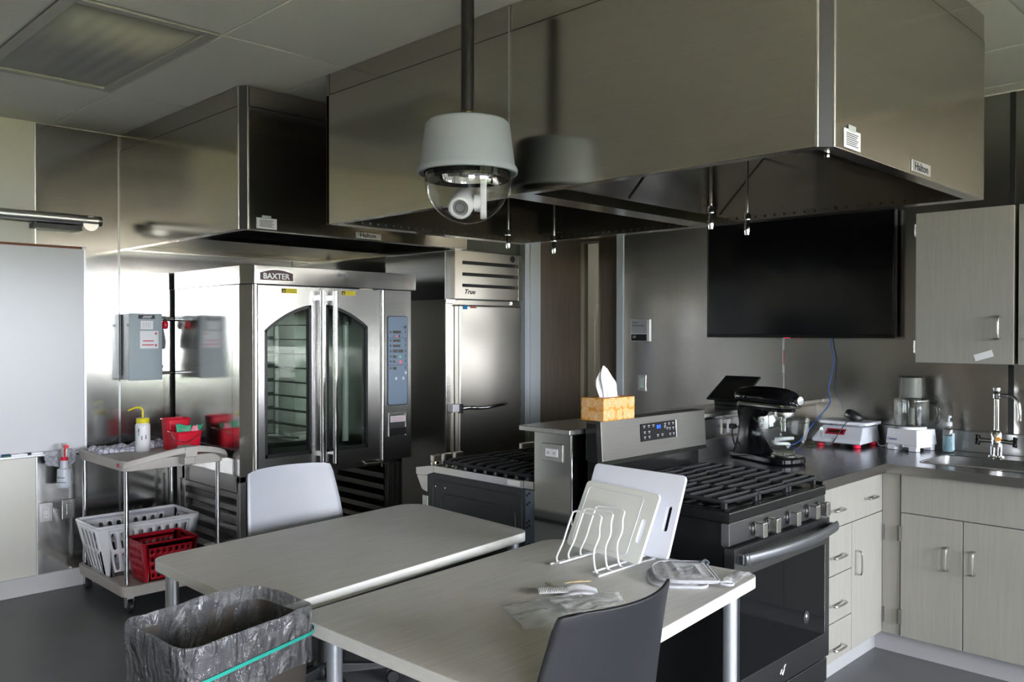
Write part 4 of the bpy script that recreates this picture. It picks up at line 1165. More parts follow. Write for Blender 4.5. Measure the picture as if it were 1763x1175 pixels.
r_ = rrect(SX0, SY0, SX1, SY1, .035, 5)
r2 = rrect(SX0+.006, SY0+.006, SX1-.006, SY1-.006, .035, 5)
n = len(r_)
so = []
for k in range(n):
    k2 = (k+1) % n
    so.append((k, n+k, n+k2, k2))
sk.add([(p[0], p[1], zt-.001) for p in r_]+[(p[0], p[1], zi) for p in r2], so, True)
sk.add([(p[0], p[1], zi) for p in r2], [tuple(range(n))])
# corner webs between the square hole and the rounded bowl
for (cx, cy, sx, sy) in ((SX1, SY1, -1, -1), (SX0, SY1, 1, -1), (SX0, SY0, 1, 1), (SX1, SY0, -1, 1)):
    a0 = {(-1, -1): 0, (1, -1): 90, (1, 1): 180, (-1, 1): 270}[(sx, sy)]
    c = (cx+sx*.035, cy+sy*.035)
    arcp = [(c[0]+.035*math.cos(math.radians(a0+15*k)), c[1]+.035*math.sin(math.radians(a0+15*k)), zt) for k in range(7)]
    sk.add([(cx, cy, zt)]+arcp, [tuple(range(8))])
s = build('sink_bowl', sk, COUNTER, t)
build('drain', MB().lathe([(0, zi+.001), (.045, zi+.002), (.05, zi+.004), (.05, zi)], (4.5, 1.1, 0), 24), CHROME, s)
rim = rrect(SX0-.012, SY0-.012, SX1+.012, SY1+.012, .04, 5)
build('sink_rim', MB().tube([(p[0], p[1], zt) for p in rim], .003, 6, closed=True), NICKEL, t)

def wall_cab(label, y0, y1, hx, hinge_y, tape):
    x0, zc0, zc1 = 4.48, 1.387, 2.136
    t = thing('wall_cabinet', label, 'cabinet', (4.67, (y0+y1)/2, zc0))
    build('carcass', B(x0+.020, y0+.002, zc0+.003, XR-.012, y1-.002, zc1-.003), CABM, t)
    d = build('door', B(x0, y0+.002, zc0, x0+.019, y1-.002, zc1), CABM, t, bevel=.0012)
    build('edge_band', B(x0+.0005, y0, zc0+.002, x0+.0185, y0+.002, zc1-.002), EDGEB, t)
    build('handle', pull((x0, hx, 1.614), (x0, hx, 1.508), (-.032, 0, 0)), NICKEL, d)
    if hinge_y:
        for z in (1.435, 2.02):
            build('hinge', MB().cyl((x0-.004, hinge_y, z), (x0-.004, hinge_y, z+.062), .005, 8).box(x0-.004, hinge_y-.004, z, x0+.010, hinge_y+.005, z+.062), NICKEL, d)
    if tape:
        build('tape', B(-.042, -.0005, -.016, .042, .0005, .016).xf(Matrix.Translation((x0-.001, 1.262, 1.427)) @ Matrix.Rotation(-PI/2, 4, 'Z') @ Matrix.Rotation(math.radians(18), 4, 'Y').inverted()), PAPER, d, label='strip of white masking tape')
wall_cab('pale wood wall cabinet with white tape strip, nearest the television', 1.135, 1.577, 1.192, 1.579, True)
wall_cab('pale wood wall cabinet at the right edge of the frame', .66, 1.118, 1.06, None, False)

# ------------------------------------------------------------ tables
def table(label, P, rs, legs):
    zt, th = .74, .036
    c = Vector((sum(p[0] for p in P)/4, sum(p[1] for p in P)/4, 0))
    t = thing('work_table', label, 'table', c, 'laminate work tables on silver legs')
    o_ = rpoly(P, rs)
    i_ = rpoly([(c.x+(p[0]-c.x)*(1-.004/((p[0]-c.x)**2+(p[1]-c.y)**2)**.5), c.y+(p[1]-c.y)*(1-.004/((p[0]-c.x)**2+(p[1]-c.y)**2)**.5)) for p in P], rs)
    build('tabletop', MB().prism(i_, zt-th, zt), LAM, t)
    n = len(o_)
    eb = MB().add([(*p, z) for z, q in ((zt-th+.0005, i_), (zt-th+.0005, o_), (zt-.0007, o_), (zt-.0002, i_)) for p in q], [(a*n+k, a*n+(k+1) % n, (a+1)*n+(k+1) % n, (a+1)*n+k) for a in range(3) for k in range(n)])
    build('edge_band', eb, mat('pale_edge_band', (.68, .67, .64), .45, var=.05, scale=6, stretch=(4, 4, 20)), t)
    fp = [(c.x+(p[0]-c.x)*.86, c.y+(p[1]-c.y)*.80) for p in P]
    ap = MB()
    for i in range(4):
        a, b = Vector(fp[i]), Vector(fp[(i+1) % 4])
        d = (b-a).normalized()
        nrm = Vector((-d.y, d.x))*.012
        ap.hexa([(*(a-nrm), zt-th-.04), (*(b-nrm), zt-th-.04), (*(b+nrm), zt-th-.04), (*(a+nrm), zt-th-.04)],
                [(*(a-nrm), zt-th), (*(b-nrm), zt-th), (*(b+nrm), zt-th), (*(a+nrm), zt-th)])
    build('underframe', ap, BLACKP, t, kind='stuff')
    for x, y in legs:
        l = build('leg', MB().cyl((x, y, .03), (x, y, zt-th-.001), .0225, 24), LEGM, t)
        build('mounting_plate', MB().lathe([(0, zt-th-.006), (.05, zt-th-.006), (.05, zt-th-.0005), (0, zt-th-.0005)], (x, y, 0), 20), BLACKP, l)
        build('glide', MB().lathe([(0, 0), (.018, 0), (.02, .008), (.012, .012), (.012, .032), (0, .032)], (x, y, 0), 16), BLACKP, l)
    return t
table('pale laminate table behind, in front of the light grey chair', [(1.222, 2.205), (2.468, 2.345), (2.51, 3.135), (1.224, 3.015)], [.05, .06, .09, .07], [(1.30, 2.30), (2.43, 2.40), (2.425, 3.035), (1.275, 2.945)])
table('pale laminate table in front, with cutting boards and pot holders', [(1.292, 1.255), (2.562, 1.385), (2.46, 2.21), (1.262, 2.118)], [.06, .05, .09, .05], [(1.345, 1.34), (2.452, 1.433), (2.37, 2.125), (1.335, 2.022)])

# ------------------------------------------------------------ chairs
PROF = [(.235, .425, .205, 0), (.22, .452, .215, .0), (.10, .450, .228, .0), (-.05, .438, .230, .0), (-.15, .446, .228, .0), (-.200, .475, .228, .008), (-.220, .53, .232, .022), (-.242, .62, .240, .036), (-.276, .74, .234, .050), (-.316, .86, .219, .062), (-.334, .912, .212, .066), (-.340, .930, .204, .066)]
def chair(label, cx, cy, rot, shellm, basem, tilt=0.0):
    t = thing('task_chair', label, 'chair', (cx, cy, 0))
    M = Matrix.Translation((cx, cy, 0)) @ Matrix.Rotation(rot, 4, 'Z')
    pr = [Vector((a, b, c)).to_4d() for a, b, c, d in PROF]
    fine = smoothpath([(a, b, c) for a, b, c, d in PROF], 4)
    bow = smoothpath([(d, 0, 0) for a, b, c, d in PROF], 4)
    nv = len(fine)-1
    def sh(u, v):
        k = min(nv, int(round(v*nv)))
        y, z, w = fine[k]
        s = 2*u-1
        zz = z
        if k > nv-6:                       # rounded upper corners
            zz = z-.012*abs(s)**10*(1 if k == nv else .4)
        x = w*s
        yy = y+bow[k].x*s*s
        if y > -.16 and z < .47:
            zz += .012*abs(s)**3-.008*(1-s*s)
        return (x, yy, zz)
    build('shell', MB().grid(sh, 24, nv).xf(M), shellm, t, solid=.008, bevel=0)
    build('under_plate', MB().box(-.11, -.10, .405, .11, .12, .428).xf(M), basem, t, bevel=.004)
    build('gas_column', MB().lathe([(.030, .06), (.030, .24), (.022, .245), (.018, .25), (.016, .406)], (0, 0, 0), 18).xf(M), basem, t)
    build('hub', MB().lathe([(.0, .062), (.05, .062), (.055, .09), (.045, .12), (.03, .13), (0, .13)], (0, 0, 0), 20).xf(M), basem, t)
    for k in range(5):
        a = 2*PI*k/5+.15
        Mk = M @ Matrix.Rotation(a, 4, 'Z')
        arm = MB().hexa([(.03, -.022, .072), (.30, -.014, .066), (.30, .014, .066), (.03, .022, .072)], [(.03, -.020, .118), (.30, -.012, .086), (.30, .012, .086), (.03, .020, .118)]).xf(Mk)
        ao = build('base_arm', arm, basem, t, bevel=.004)
        cs = MB().lathe([(0, -.022), (.024, -.022), (.0275, -.018), (.0275, -.006), (.022, -.003), (.022, .003), (.0275, .006), (.0275, .018), (.024, .022), (0, .022)], (.292, 0, .0285), 18, ax='y')
        cs.cyl((.285, 0, .03), (.29, 0, .074), .008, 10).prism([(.262, .04), (.322, .036), (.318, .056), (.27, .062)], -.004, .004, ax='y')
        build('caster', cs.xf(Mk), BLACKP, ao)
    return t
chair('light grey shell task chair facing the viewer behind the far table', 2.015, 3.128, PI, CHAIRW, BLACKP)
chair('charcoal shell task chair seen from behind at the near table', 1.572, 1.486, 0, CHAIRD, BLACKP)

# ------------------------------------------------------------ waste bin with clear liner
BC = [(.843, 1.880), (1.246, 1.970), (1.224, 2.238), (.822, 2.212)]       # rim corners from near-left, counter-clockwise
bc = Vector((sum(p[0] for p in BC)/4, sum(p[1] for p in BC)/4))
def ring(s, r, n=10):
    return rpoly([(bc.x+(p[0]-bc.x)*s, bc.y+(p[1]-bc.y)*s) for p in BC], r, n)
t = thing('waste_bin', 'brown waste bin lined with a clear plastic bag beside the tables', 'bin', (bc.x, bc.y, 0))
R0, R1 = ring(.80, .04), ring(.97, .045)
Ri0, Ri1 = ring(.785, .04), ring(.955, .045)
n = len(R0)
vs = [(*p, .0) for p in R0]+[(*p, .775) for p in R1]+[(*p, .775) for p in Ri1]+[(*p, .02) for p in Ri0]
fs = []
for a in range(3):
    for k in range(n):
        k2 = (k+1) % n
        fs.append((a*n+k, a*n+k2, (a+1)*n+k2, (a+1)*n+k))
fs += [tuple(range(n-1, -1, -1)), tuple(3*n+k for k in range(n))]
build('bin_body', MB().add(vs, fs, True), BROWNP, t, bevel=0)
lm = bpy.data.materials.new('clear_liner_film')
lm.use_nodes = True
nt = lm.node_tree
p = nt.nodes['Principled BSDF']
p.inputs['Base Color'].default_value = (.13, .13, .14, 1)
p.inputs['Roughness'].default_value = .14
p.inputs['Specular IOR Level'].default_value = 1.0
p.inputs['Alpha'].default_value = .60
tc = nt.nodes.new('ShaderNodeTexCoord')
mp = nt.nodes.new('ShaderNodeMapping')
mp.inputs['Scale'].default_value = (1, 1, .45)
nz = nt.nodes.new('ShaderNodeTexNoise')
nz.inputs['Scale'].default_value = 22
nz.inputs['Detail'].default_value = 5
nz.inputs['Distortion'].default_value = 1.2
bp = nt.nodes.new('ShaderNodeBump')
bp.inputs['Strength'].default_value = 1.0
bp.inputs['Distance'].default_value = .05
nt.links.new(tc.outputs['Object'], mp.inputs[0])
nt.links.new(mp.outputs[0], nz.inputs['Vector'])
nt.links.new(nz.outputs[0], bp.inputs['Height'])
nt.links.new(bp.outputs[0], p.inputs['Normal'])
BAG = lm
NB = 160
base_ring = rpoly([(p[0], p[1]) for p in BC], .05, 40)
# resample the rim evenly
seg = [0]
for k in range(len(base_ring)):
    a, b = Vector(base_ring[k]), Vector(base_ring[(k+1) % len(base_ring)])
    seg.append(seg[-1]+(b-a).length)
def rimpt(u):
    d = (u % 1)*seg[-1]
    for k in range(len(base_ring)):
        if seg[k+1] >= d:
            f = (d-seg[k])/max(1e-9, seg[k+1]-seg[k])
            a, b = Vector(base_ring[k]), Vector(base_ring[(k+1) % len(base_ring)])
            return a.lerp(b, f)
    return Vector(base_ring[0])
from mathutils import noise
def nzv(x, y, z): return noise.noise(Vector((x, y, z)))
# profile rows: (offset factor from the rim, z, wrinkle)
rows = [(.78, .34, .02), (.80, .42, .03), (.83, .50, .034), (.86, .58, .034), (.89, .65, .030), (.92, .71, .024), (.945, .755, .014), (.965, .790, .006), (.980, .806, .003), (.995, .811, .002), (1.010, .807, .002), (1.018, .792, .003), (1.018, .768, .004), (1.012, .745, .006), (1.006, .728, .008), (1.002, .712, .010), (1.003, .697, .013), (1.008, .684, .016)]
nr = len(rows)-1
def bag(u, v):
    k = min(nr, int(round(v*nr)))
    s, z, w = rows[k]
    q = rimpt(u)
    d = q-Vector((bc.x, bc.y))
    p0 = q
    wr = nzv(q.x*26, q.y*26, z*9)+.6*nzv(q.x*60, q.y*60, z*22+3)
    f = s+w*wr/.25*.55
    skirt = max(0, (k-13)/(nr-13))
    zz = z
    if skirt > 0:
        low = .5+.5*math.sin(u*2*PI*2+2.1)+.35*nzv(u*9, 2.2, 0)
        zz = z-skirt*(.015+.022*max(0, low)+.055*math.exp(-((p0.x-.86)**2+(p0.y-1.90)**2)/.02))
    if 6 <= k <= 12:
        zz += .006*nzv(q.x*14, q.y*14, 5)+.010*math.exp(-((u-.62)/.05)**2)
    if k < 7: zz += .012*nzv(q.x*18, q.y*18, z*8+9)
    p = Vector((bc.x, bc.y))+d*f
    return (p.x, p.y, zz)
mb = MB().grid(bag, NB, nr, closeu=True)
bt = [bag(k/NB, 0) for k in range(NB)]
mb.add(bt+[(bc.x, bc.y, .30)], [(k, (k+1) % NB, NB) for k in range(NB)], True)
build('bin_liner', mb, BAG, t, label='clear wrinkled plastic bag')
# teal drawstring round the outside of the liner
ds = []
e0, e1 = Vector(BC[0]), Vector(BC[1])
ed = (e1-e0).normalized()
for k in range(960):
    q = rimpt(k/960)
    al = (q-e0).dot(ed)
    off = abs((q-e0).dot(Vector((-ed.y, ed.x))))
    if off < .05 and al > -.01:
        pp = Vector((bc.x, bc.y))+(q-Vector((bc.x, bc.y)))*1.034
        ds.append((al, pp.x, pp.y, .724+.016*al/.4))
ds.sort()
ds = [d[1:] for d in ds]
dsm = MB()
for k in range(len(ds)-1):
    a, b = ds[k], ds[k+1]
    dsm.add([(a[0], a[1], a[2]-.0045), (b[0], b[1], b[2]-.0045), (b[0], b[1], b[2]+.0045), (a[0], a[1], a[2]+.0045)], [(0, 1, 2, 3)])
build('drawstring', dsm, TEAL, t, solid=.001, label='teal drawstring')

# ------------------------------------------------------------ things on the front table
ZT = .7405
t = thing('board_rack', 'white wire rack holding two cutting boards upright', 'rack', (2.29, 1.86, ZT))
wr = .0034
for y in (1.951, 1.741):
    build('side_rail', MB().tube([(2.155, y, ZT+wr), (2.47, y, ZT+wr)], wr, 8), WHITEM, t)
for y in (1.925, 1.775):
    build('side_rail', MB().tube([(2.170, y, ZT+wr*2.4), (2.46, y, ZT+wr*2.4)], wr, 8), WHITEM, t)
for x in (2.172, 2.233, 2.297, 2.470):
    def leg_(y0, y1):
        s = 1 if y0 > y1 else -1
        return [(x, y0+s*.0, ZT+wr), (x+.004, y1+s*.012, ZT+.006), (x-.004, y1+s*.008, ZT+.03), (x+.010, y1-s*.006, ZT+.075), (x+.034, y1-s*.004, ZT+.115), (x+.045, y1-s*.010, ZT+.15), (x+.058, y1-s*.012, ZT+.176)]
    L_ = smoothpath(leg_(1.951, 1.925), 4)
    Rr = smoothpath(leg_(1.741, 1.775), 4)
    build('hoop', MB().tube(L_+[Vector((x+.062, 1.90, ZT+.182)), Vector((x+.062, 1.80, ZT+.182))]+Rr[::-1], wr, 8), WHITEM, t)
def board(label, a, b, h, th, lean, m, slot, groove):
    a, b = Vector(a), Vector(b)
    e = (b-a); w = e.length; e.normalize()
    nrm = Vector((-e.y, e.x, 0))
    upv = math.sin(lean)*nrm+math.cos(lean)*Vector((0, 0, 1))
    out = e.cross(upv)
    t = thing('cutting_board', label, 'cutting board', a.lerp(b, .5))
    M = Matrix(((e.x, upv.x, out.x, a.x), (e.y, upv.y, out.y, a.y), (e.z, upv.z, out.z, a.z), (0, 0, 0, 1)))
    P = rrect(0, 0, w, h, .016, 5)
    if slot:
        x0, x1, y0, y1 = slot
        hole = rrect(x0, y0, x1, y1, (x1-x0)/2-.0005, 5)
        # pair the outer and inner loops point by point
        bm = MB()
        N = len(P)
        vs = [(p[0], p[1], z) for z in (0, th) for p in P]+[(p[0], p[1], z) for z in (0, th) for p in hole]
        fs = []
        for k in range(N):
            j = (k+1) % N
            fs += [(k, j, N+j, N+k), (2*N+j, 2*N+k, 3*N+k, 3*N+j), (N+k, N+j, 3*N+j, 3*N+k), (j, k, 2*N+k, 2*N+j)]
        bm.add(vs, fs)
    else:
        bm = MB().prism(P, 0, th)
    o = build('board', bm.xf(M), m, t, bevel=.002, fix=True)
    if groove:
        x0, y0, x1, y1 = groove
        build('juice_groove', MB().tube([(p[0], p[1], th-.0005) for p in rrect(x0, y0, x1, y1, .012, 3)], .0022, 6, closed=True).xf(M), WHITEP, o)
    return t
board('small cream cutting board with juice groove in the white rack', (2.372, 2.062, .752), (2.331, 1.703, .752), .25, .010, .46, PEBS, (.318, .335, .07, .155), (.022, .02, .295, .228))
board('large lavender white cutting board with handle slot, behind the cream one', (2.452, 2.082, .752), (2.446, 1.667, .752), .300, .012, .40, PEBG, (.370, .388, .095, .185), None)

def pot_holder(label, pts, z, th, curl):
    cx = sum(p[0] for p in pts)/len(pts); cy = sum(p[1] for p in pts)/len(pts)
    t = thing('pot_holder', label, 'pot holder', (cx, cy, z), 'quilted pot holders on the front table')
    n = len(pts)
    mb = MB()
    def zz(s, k):
        return z+th*(1.25-.6*s**4)+curl*max(0, math.cos(2*PI*k/n+1.8))*s*s
    prev = None
    vs = []
    NR = 7
    for r in range(1, NR+1):
        s = r/NR
        vs += [(cx+(p[0]-cx)*s, cy+(p[1]-cy)*s, zz(s, k)+.0030*math.cos(((cx+(p[0]-cx)*s)-(cy+(p[1]-cy)*s))*130)) for k, p in enumerate(pts)]
    low = [(p[0], p[1], z+curl*max(0, math.cos(2*PI*k/n+1.8))) for k, p in enumerate(pts)]
    fs = [(k, (k+1) % n, len(vs)) for k in range(n)]
    for r in range(NR-1):
        fs += [(r*n+k, (r+1)*n+k, (r+1)*n+(k+1) % n, r*n+(k+1) % n) for k in range(n)]
    m_ = len(vs)
    vs += [(cx, cy, z+th)]+low
    fs += [((NR-1)*n+k, m_+1+k, m_+1+(k+1) % n, (NR-1)*n+(k+1) % n) for k in range(n)]
    mb.add(vs, [tuple(reversed(f)) for f in fs], True)
    pad = build('quilted_pad', mb, QUILT, t, fix=True)
    build('binding', MB().tube([(p[0], p[1], z+th*.6+curl*max(0, math.cos(2*PI*k/n+1.8))) for k, p in enumerate(pts)], .0042, 8, closed=True), PIPING, t)
    return t, (cx, cy)
PH = rpoly([(2.200, 1.545), (2.335, 1.400), (2.480, 1.545), (2.362, 1.682)], [.075, .010, .02, .06], 8)
PH2 = rpoly([(2.175, 1.555), (2.300, 1.418), (2.46, 1.560), (2.352, 1.690)], [.075, .03, .04, .06], 8)
pot_holder('grey quilted pot holder lying underneath the other', PH2, ZT, .009, .0)
t, c = pot_holder('grey quilted pot holder on top with pale binding and loop', PH, ZT+.0125, .012, .006)
build('loop', MB().tube(smoothpath([(2.335, 1.402, .757), (2.345, 1.385, .762), (2.36, 1.372, .758), (2.352, 1.366, .754), (2.338, 1.378, .754), (2.333, 1.396, .755)], 4), .004, 8), PIPING, t)
build('care_tag', MB().tube(smoothpath([(2.452, 1.545, .768), (2.468, 1.538, .776), (2.475, 1.528, .768), (2.463, 1.53, .763)], 4), .0045, 6), mat('dark_tag', (.06, .07, .08), .7), t)
def film(label, name, pts, z, m, amp=.006, cat='bag'):
    """a loose sheet of clear film, crumpled"""
    a, b, c, d = [Vector(p) for p in pts]
    s = random.random()*9
    def f(u, v):
        p = a.lerp(b, u).lerp(d.lerp(c, u), v)
        h = amp*(.9+nzv(p.x*30+s, p.y*30, s)+.5*nzv(p.x*75, p.y*75, s+3))
        return (p.x+.006*nzv(u*5, v*5, s), p.y+.006*nzv(v*5, u*4, s+2), z+max(0.0006, h))
    return one(name, label, cat, MB().grid(f, 22, 12), m, solid=.0003)
fm_ = bpy.data.materials.new('thin_clear_film')
fm_.use_nodes = True
p = fm_.node_tree.nodes['Principled BSDF']
p.inputs['Base Color'].default_value = (.75, .76, .76, 1)
p.inputs['Roughness'].default_value = .2
p.inputs['Alpha'].default_value = .42
p.inputs['Specular IOR Level'].default_value = .8
film('clear plastic bag lying flat left on the front table', 'plastic_bag', [(1.722, 1.752), (1.63, 1.57), (1.80, 1.535), (1.905, 1.70)], ZT, fm_)
film('clear plastic bag with crossed folds behind the charcoal chair', 'plastic_bag', [(1.85, 1.70), (1.81, 1.54), (1.99, 1.505), (2.055, 1.585)], ZT+.003, fm_, .009)
film('scrap of clear plastic film at the right corner of the front table', 'plastic_bag', [(2.392, 1.425), (2.37, 1.385), (2.53, 1.395), (2.52, 1.455)], ZT, fm_, .008)
# striped packet and loose picks
t = thing('paper_packet', 'white ribbed paper packet open on the front table', 'packet', (1.93, 1.72, ZT))
pk = Matrix.Translation((1.925, 1.735, ZT)) @ Matrix.Rotation(math.radians(-38), 4, 'Z')
build('sleeve', MB().grid(lambda u, v: (-.045+.09*u, -.032+.064*v, .010+.0012*math.cos(u*2*PI*16)+.006*math.sin(v*PI)), 96, 6).xf(pk), PAPER, t, solid=.0008)
build('sheet', MB().grid(lambda u, v: (.02+.12*u, -.055+.07*v, .004+.012*math.sin(u*PI)*(.5+v)+.003*math.sin(v*9)), 12, 8).xf(pk), mat('thin_tissue', (.75, .75, .80), .7, alpha=.8), t, solid=.0005)
for k, (x, y, a) in enumerate(((1.985, 1.79, 62), (2.058, 1.762, -18), (2.075, 1.745, -32))):
    lab = ('wooden pick poking out from behind the white packet', 'wooden pick lying upper left of the two together', 'wooden pick lying lower right of the two together')[k]
    M = Matrix.Translation((x, y, ZT+.0022)) @ Matrix.Rotation(math.radians(a), 4, 'Z')
    one('wooden_pick', lab, 'toothpick', MB().tube([(-.034, 0, 0), (-.028, 0, 0), (.028, 0, 0), (.034, 0, 0)], [.0006, .0016, .0016, .0006], 8).xf(M), WOODP, 'loose wooden picks')

# ------------------------------------------------------------ tissue box on the range's back panel
t = thing('tissue_box', 'orange patterned tissue box with white tissue standing on the range back', 'tissue box', (2.76, 2.19, 1.1805))
tx0, tx1, ty0, ty1, tz0, tz1 = 2.664, 2.872, 2.128, 2.243, 1.1805, 1.272
bo = build('carton', B(tx0, ty0, tz0, tx1, ty1, tz1), ORNG, t, bevel=.001)
pl = MB()
rng = random.Random(3)
def strokes(face):
    # patches of parallel stripes in different directions, like cut leaves
    W_ = (tx1-tx0) if face == 'f' else (ty1-ty0)
    nx = 5 if face == 'f' else 3
    for i in range(nx):
        for j in range(2):
            cx, cz = W_*(i+.5+rng.uniform(-.2, .2))/nx, (tz1-tz0)*(j+.5+rng.uniform(-.15, .15))/2
            ang = rng.uniform(-1.4, 1.4)
            for k in range(-3, 4):
                px, pz = cx-k*.0062*math.sin(ang), cz+k*.0062*math.cos(ang)
                L_ = .027-.004*abs(k)
                a = (px-L_*math.cos(ang), pz-L_*math.sin(ang)); b = (px+L_*math.cos(ang), pz+L_*math.sin(ang))
                q = [(min(max(x, .002), W_-.002), min(max(z, .002), tz1-tz0-.002)) for x, z in (a, b)]
                wv = (-math.sin(ang)*.0012, math.cos(ang)*.0012)
                quad = [(q[0][0]-wv[0], q[0][1]-wv[1]), (q[1][0]-wv[0], q[1][1]-wv[1]), (q[1][0]+wv[0], q[1][1]+wv[1]), (q[0][0]+wv[0], q[0][1]+wv[1])]
                if face == 'f': pl.add([(tx0+x, ty0-.0004, tz0+z) for x, z in quad], [(0, 1, 2, 3)])
                else: pl.add([(tx0-.0004, ty1-x, tz0+z) for x, z in quad], [(0, 1, 2, 3)])
strokes('f'); strokes('s')
build('pattern_line', pl, ORNL, bo)
build('opening', MB().prism(rrect(2.71, 2.165, 2.83, 2.205, .018, 4), tz1, tz1+.0008), PAPER, bo)
def tis(u, v):
    a = u*2*PI
    prof = [(.042, .020), (.046, .024), (.050, .026), (.046, .020), (.032, .012), (.012, .006)]
    f = v*(len(prof)-1); i = min(int(f), len(prof)-2); fr2 = f-i
    rx = prof[i][0]*(1-fr2)+prof[i+1][0]*fr2
    ry = prof[i][1]*(1-fr2)+prof[i+1][1]*fr2
    w = 1+.28*math.sin(a*5+v*2)*(.4+v)+.15*math.sin(a*9+1)
    lean = -.028*v
    return (2.772+lean+rx*w*math.cos(a), 2.185+ry*w*math.sin(a), tz1-.002+.115*v+.016*v*math.cos(a+2.6))
build('tissue', MB().grid(tis, 48, 14, closeu=True), TISSUE, t, solid=.0006)

# ------------------------------------------------------------ utility cart and what it carries
t = thing('utility_cart', 'beige two shelf utility cart with chrome posts beside the rack oven', 'cart', (2.05, 5.07, 0))
cx0, cx1, cy0, cy1 = 1.770, 2.345, 4.690, 5.407
def shelf(z0, z1, zi, name, arch_):
    m = MB()
    o = rrect(cx0, cy0, cx1, cy1, .05, 5)
    ot = rrect(cx0-.006, cy0-.006, cx1+.006, cy1+.006, .055, 5)
    i_ = rrect(cx0+.022, cy0+.022, cx1-.022, cy1-.022, .04, 5)
    n = len(o)
    vs = [(p[0], p[1], z0) for p in o]+[(p[0], p[1], z1) for p in ot]+[(p[0], p[1], z1) for p in i_]+[(p[0], p[1], zi) for p in i_]
    fs = [tuple(range(n-1, -1, -1)), tuple(range(3*n, 4*n))]
    for a in range(3):
        fs += [(a*n+k, a*n+(k+1) % n, (a+1)*n+(k+1) % n, (a+1)*n+k) for k in range(n)]
    m.add(vs, fs)
    return build(name, m, BEIGEC, t, bevel=.003, fix=True)
shelf(.098, .158, .138, 'shelf', False)
top = shelf(.782, .838, .822, 'shelf', True)
hq_ = smoothpath([(cx0+.006, cy0+.01, .815), (cx0+.06, cy0-.028, .835), (cx0+.20, cy0-.070, .868), (cx0+.33, cy0-.088, .884), (cx0+.44, cy0-.080, .872), (cx0+.53, cy0-.045, .845), (cx1-.004, cy0+.01, .815)], 6)
hm = MB()
sec = [(-.022, -.017), (.022, -.017), (.026, .0), (.020, .017), (-.016, .017), (-.024, .0)]
vs = []
for k, p_ in enumerate(hq_):
    a_, b_ = hq_[max(0, k-1)], hq_[min(len(hq_)-1, k+1)]
    d_ = (b_-a_).normalized()
    nn = Vector((-d_.y, d_.x, 0)).normalized()
    vs += [tuple(p_+nn*s0+Vector((0, 0, s1))) for s0, s1 in sec]
q6 = len(sec)
hm.add(vs, [(k*q6+j, k*q6+(j+1) % q6, (k+1)*q6+(j+1) % q6, (k+1)*q6+j) for k in range(len(hq_)-1) for j in range(q6)]+[tuple(range(q6-1, -1, -1)), tuple(range(len(vs)-q6, len(vs)))])
build('push_handle', hm, BEIGEC, t, bevel=.004, fix=True)
build('handle_clip', B(cx0+.29, cy0-.112, .842, cx0+.36, cy0+.0, .900).box(cx0+.295, cy0-.09, .80, cx0+.355, cy0, .842), BEIGEC, t, bevel=.005)
build('red_mark', B(cx0-.0075, cy0+.055, .803, cx0-.003, cy0+.080, .822), REDINK, t, label='small red corner mark')
for x, y in ((1.800, 4.735), (2.322, 4.735), (1.800, 5.368), (2.322, 5.368)):
    build('post', MB().cyl((x, y, .145), (x, y, .80), .0125, 18), CHROME, t)
    c = build('caster', MB().lathe([(0, -.014), (.034, -.014), (.0385, -.009), (.0385, .009), (.034, .014), (0, .014)], (x+.012, y, .040), 22, ax='x'), BLACKP, t)
    build('caster_fork', MB().hexa([(x-.007, y-.014, .035), (x-.003, y-.014, .035), (x-.003, y+.014, .035), (x-.007, y+.014, .035)], [(x-.007, y-.022, .085), (x-.003, y-.022, .085), (x-.003, y+.022, .085), (x-.007, y+.022, .085)])
          .hexa([(x+.027, y-.014, .035), (x+.031, y-.014, .035), (x+.031, y+.014, .035), (x+.027, y+.014, .035)], [(x+.027, y-.022, .085), (x+.031, y-.022, .085), (x+.031, y+.022, .085), (x+.027, y+.022, .085)])
          .box(x-.007, y-.022, .085, x+.031, y+.022, .098), ALU, c)

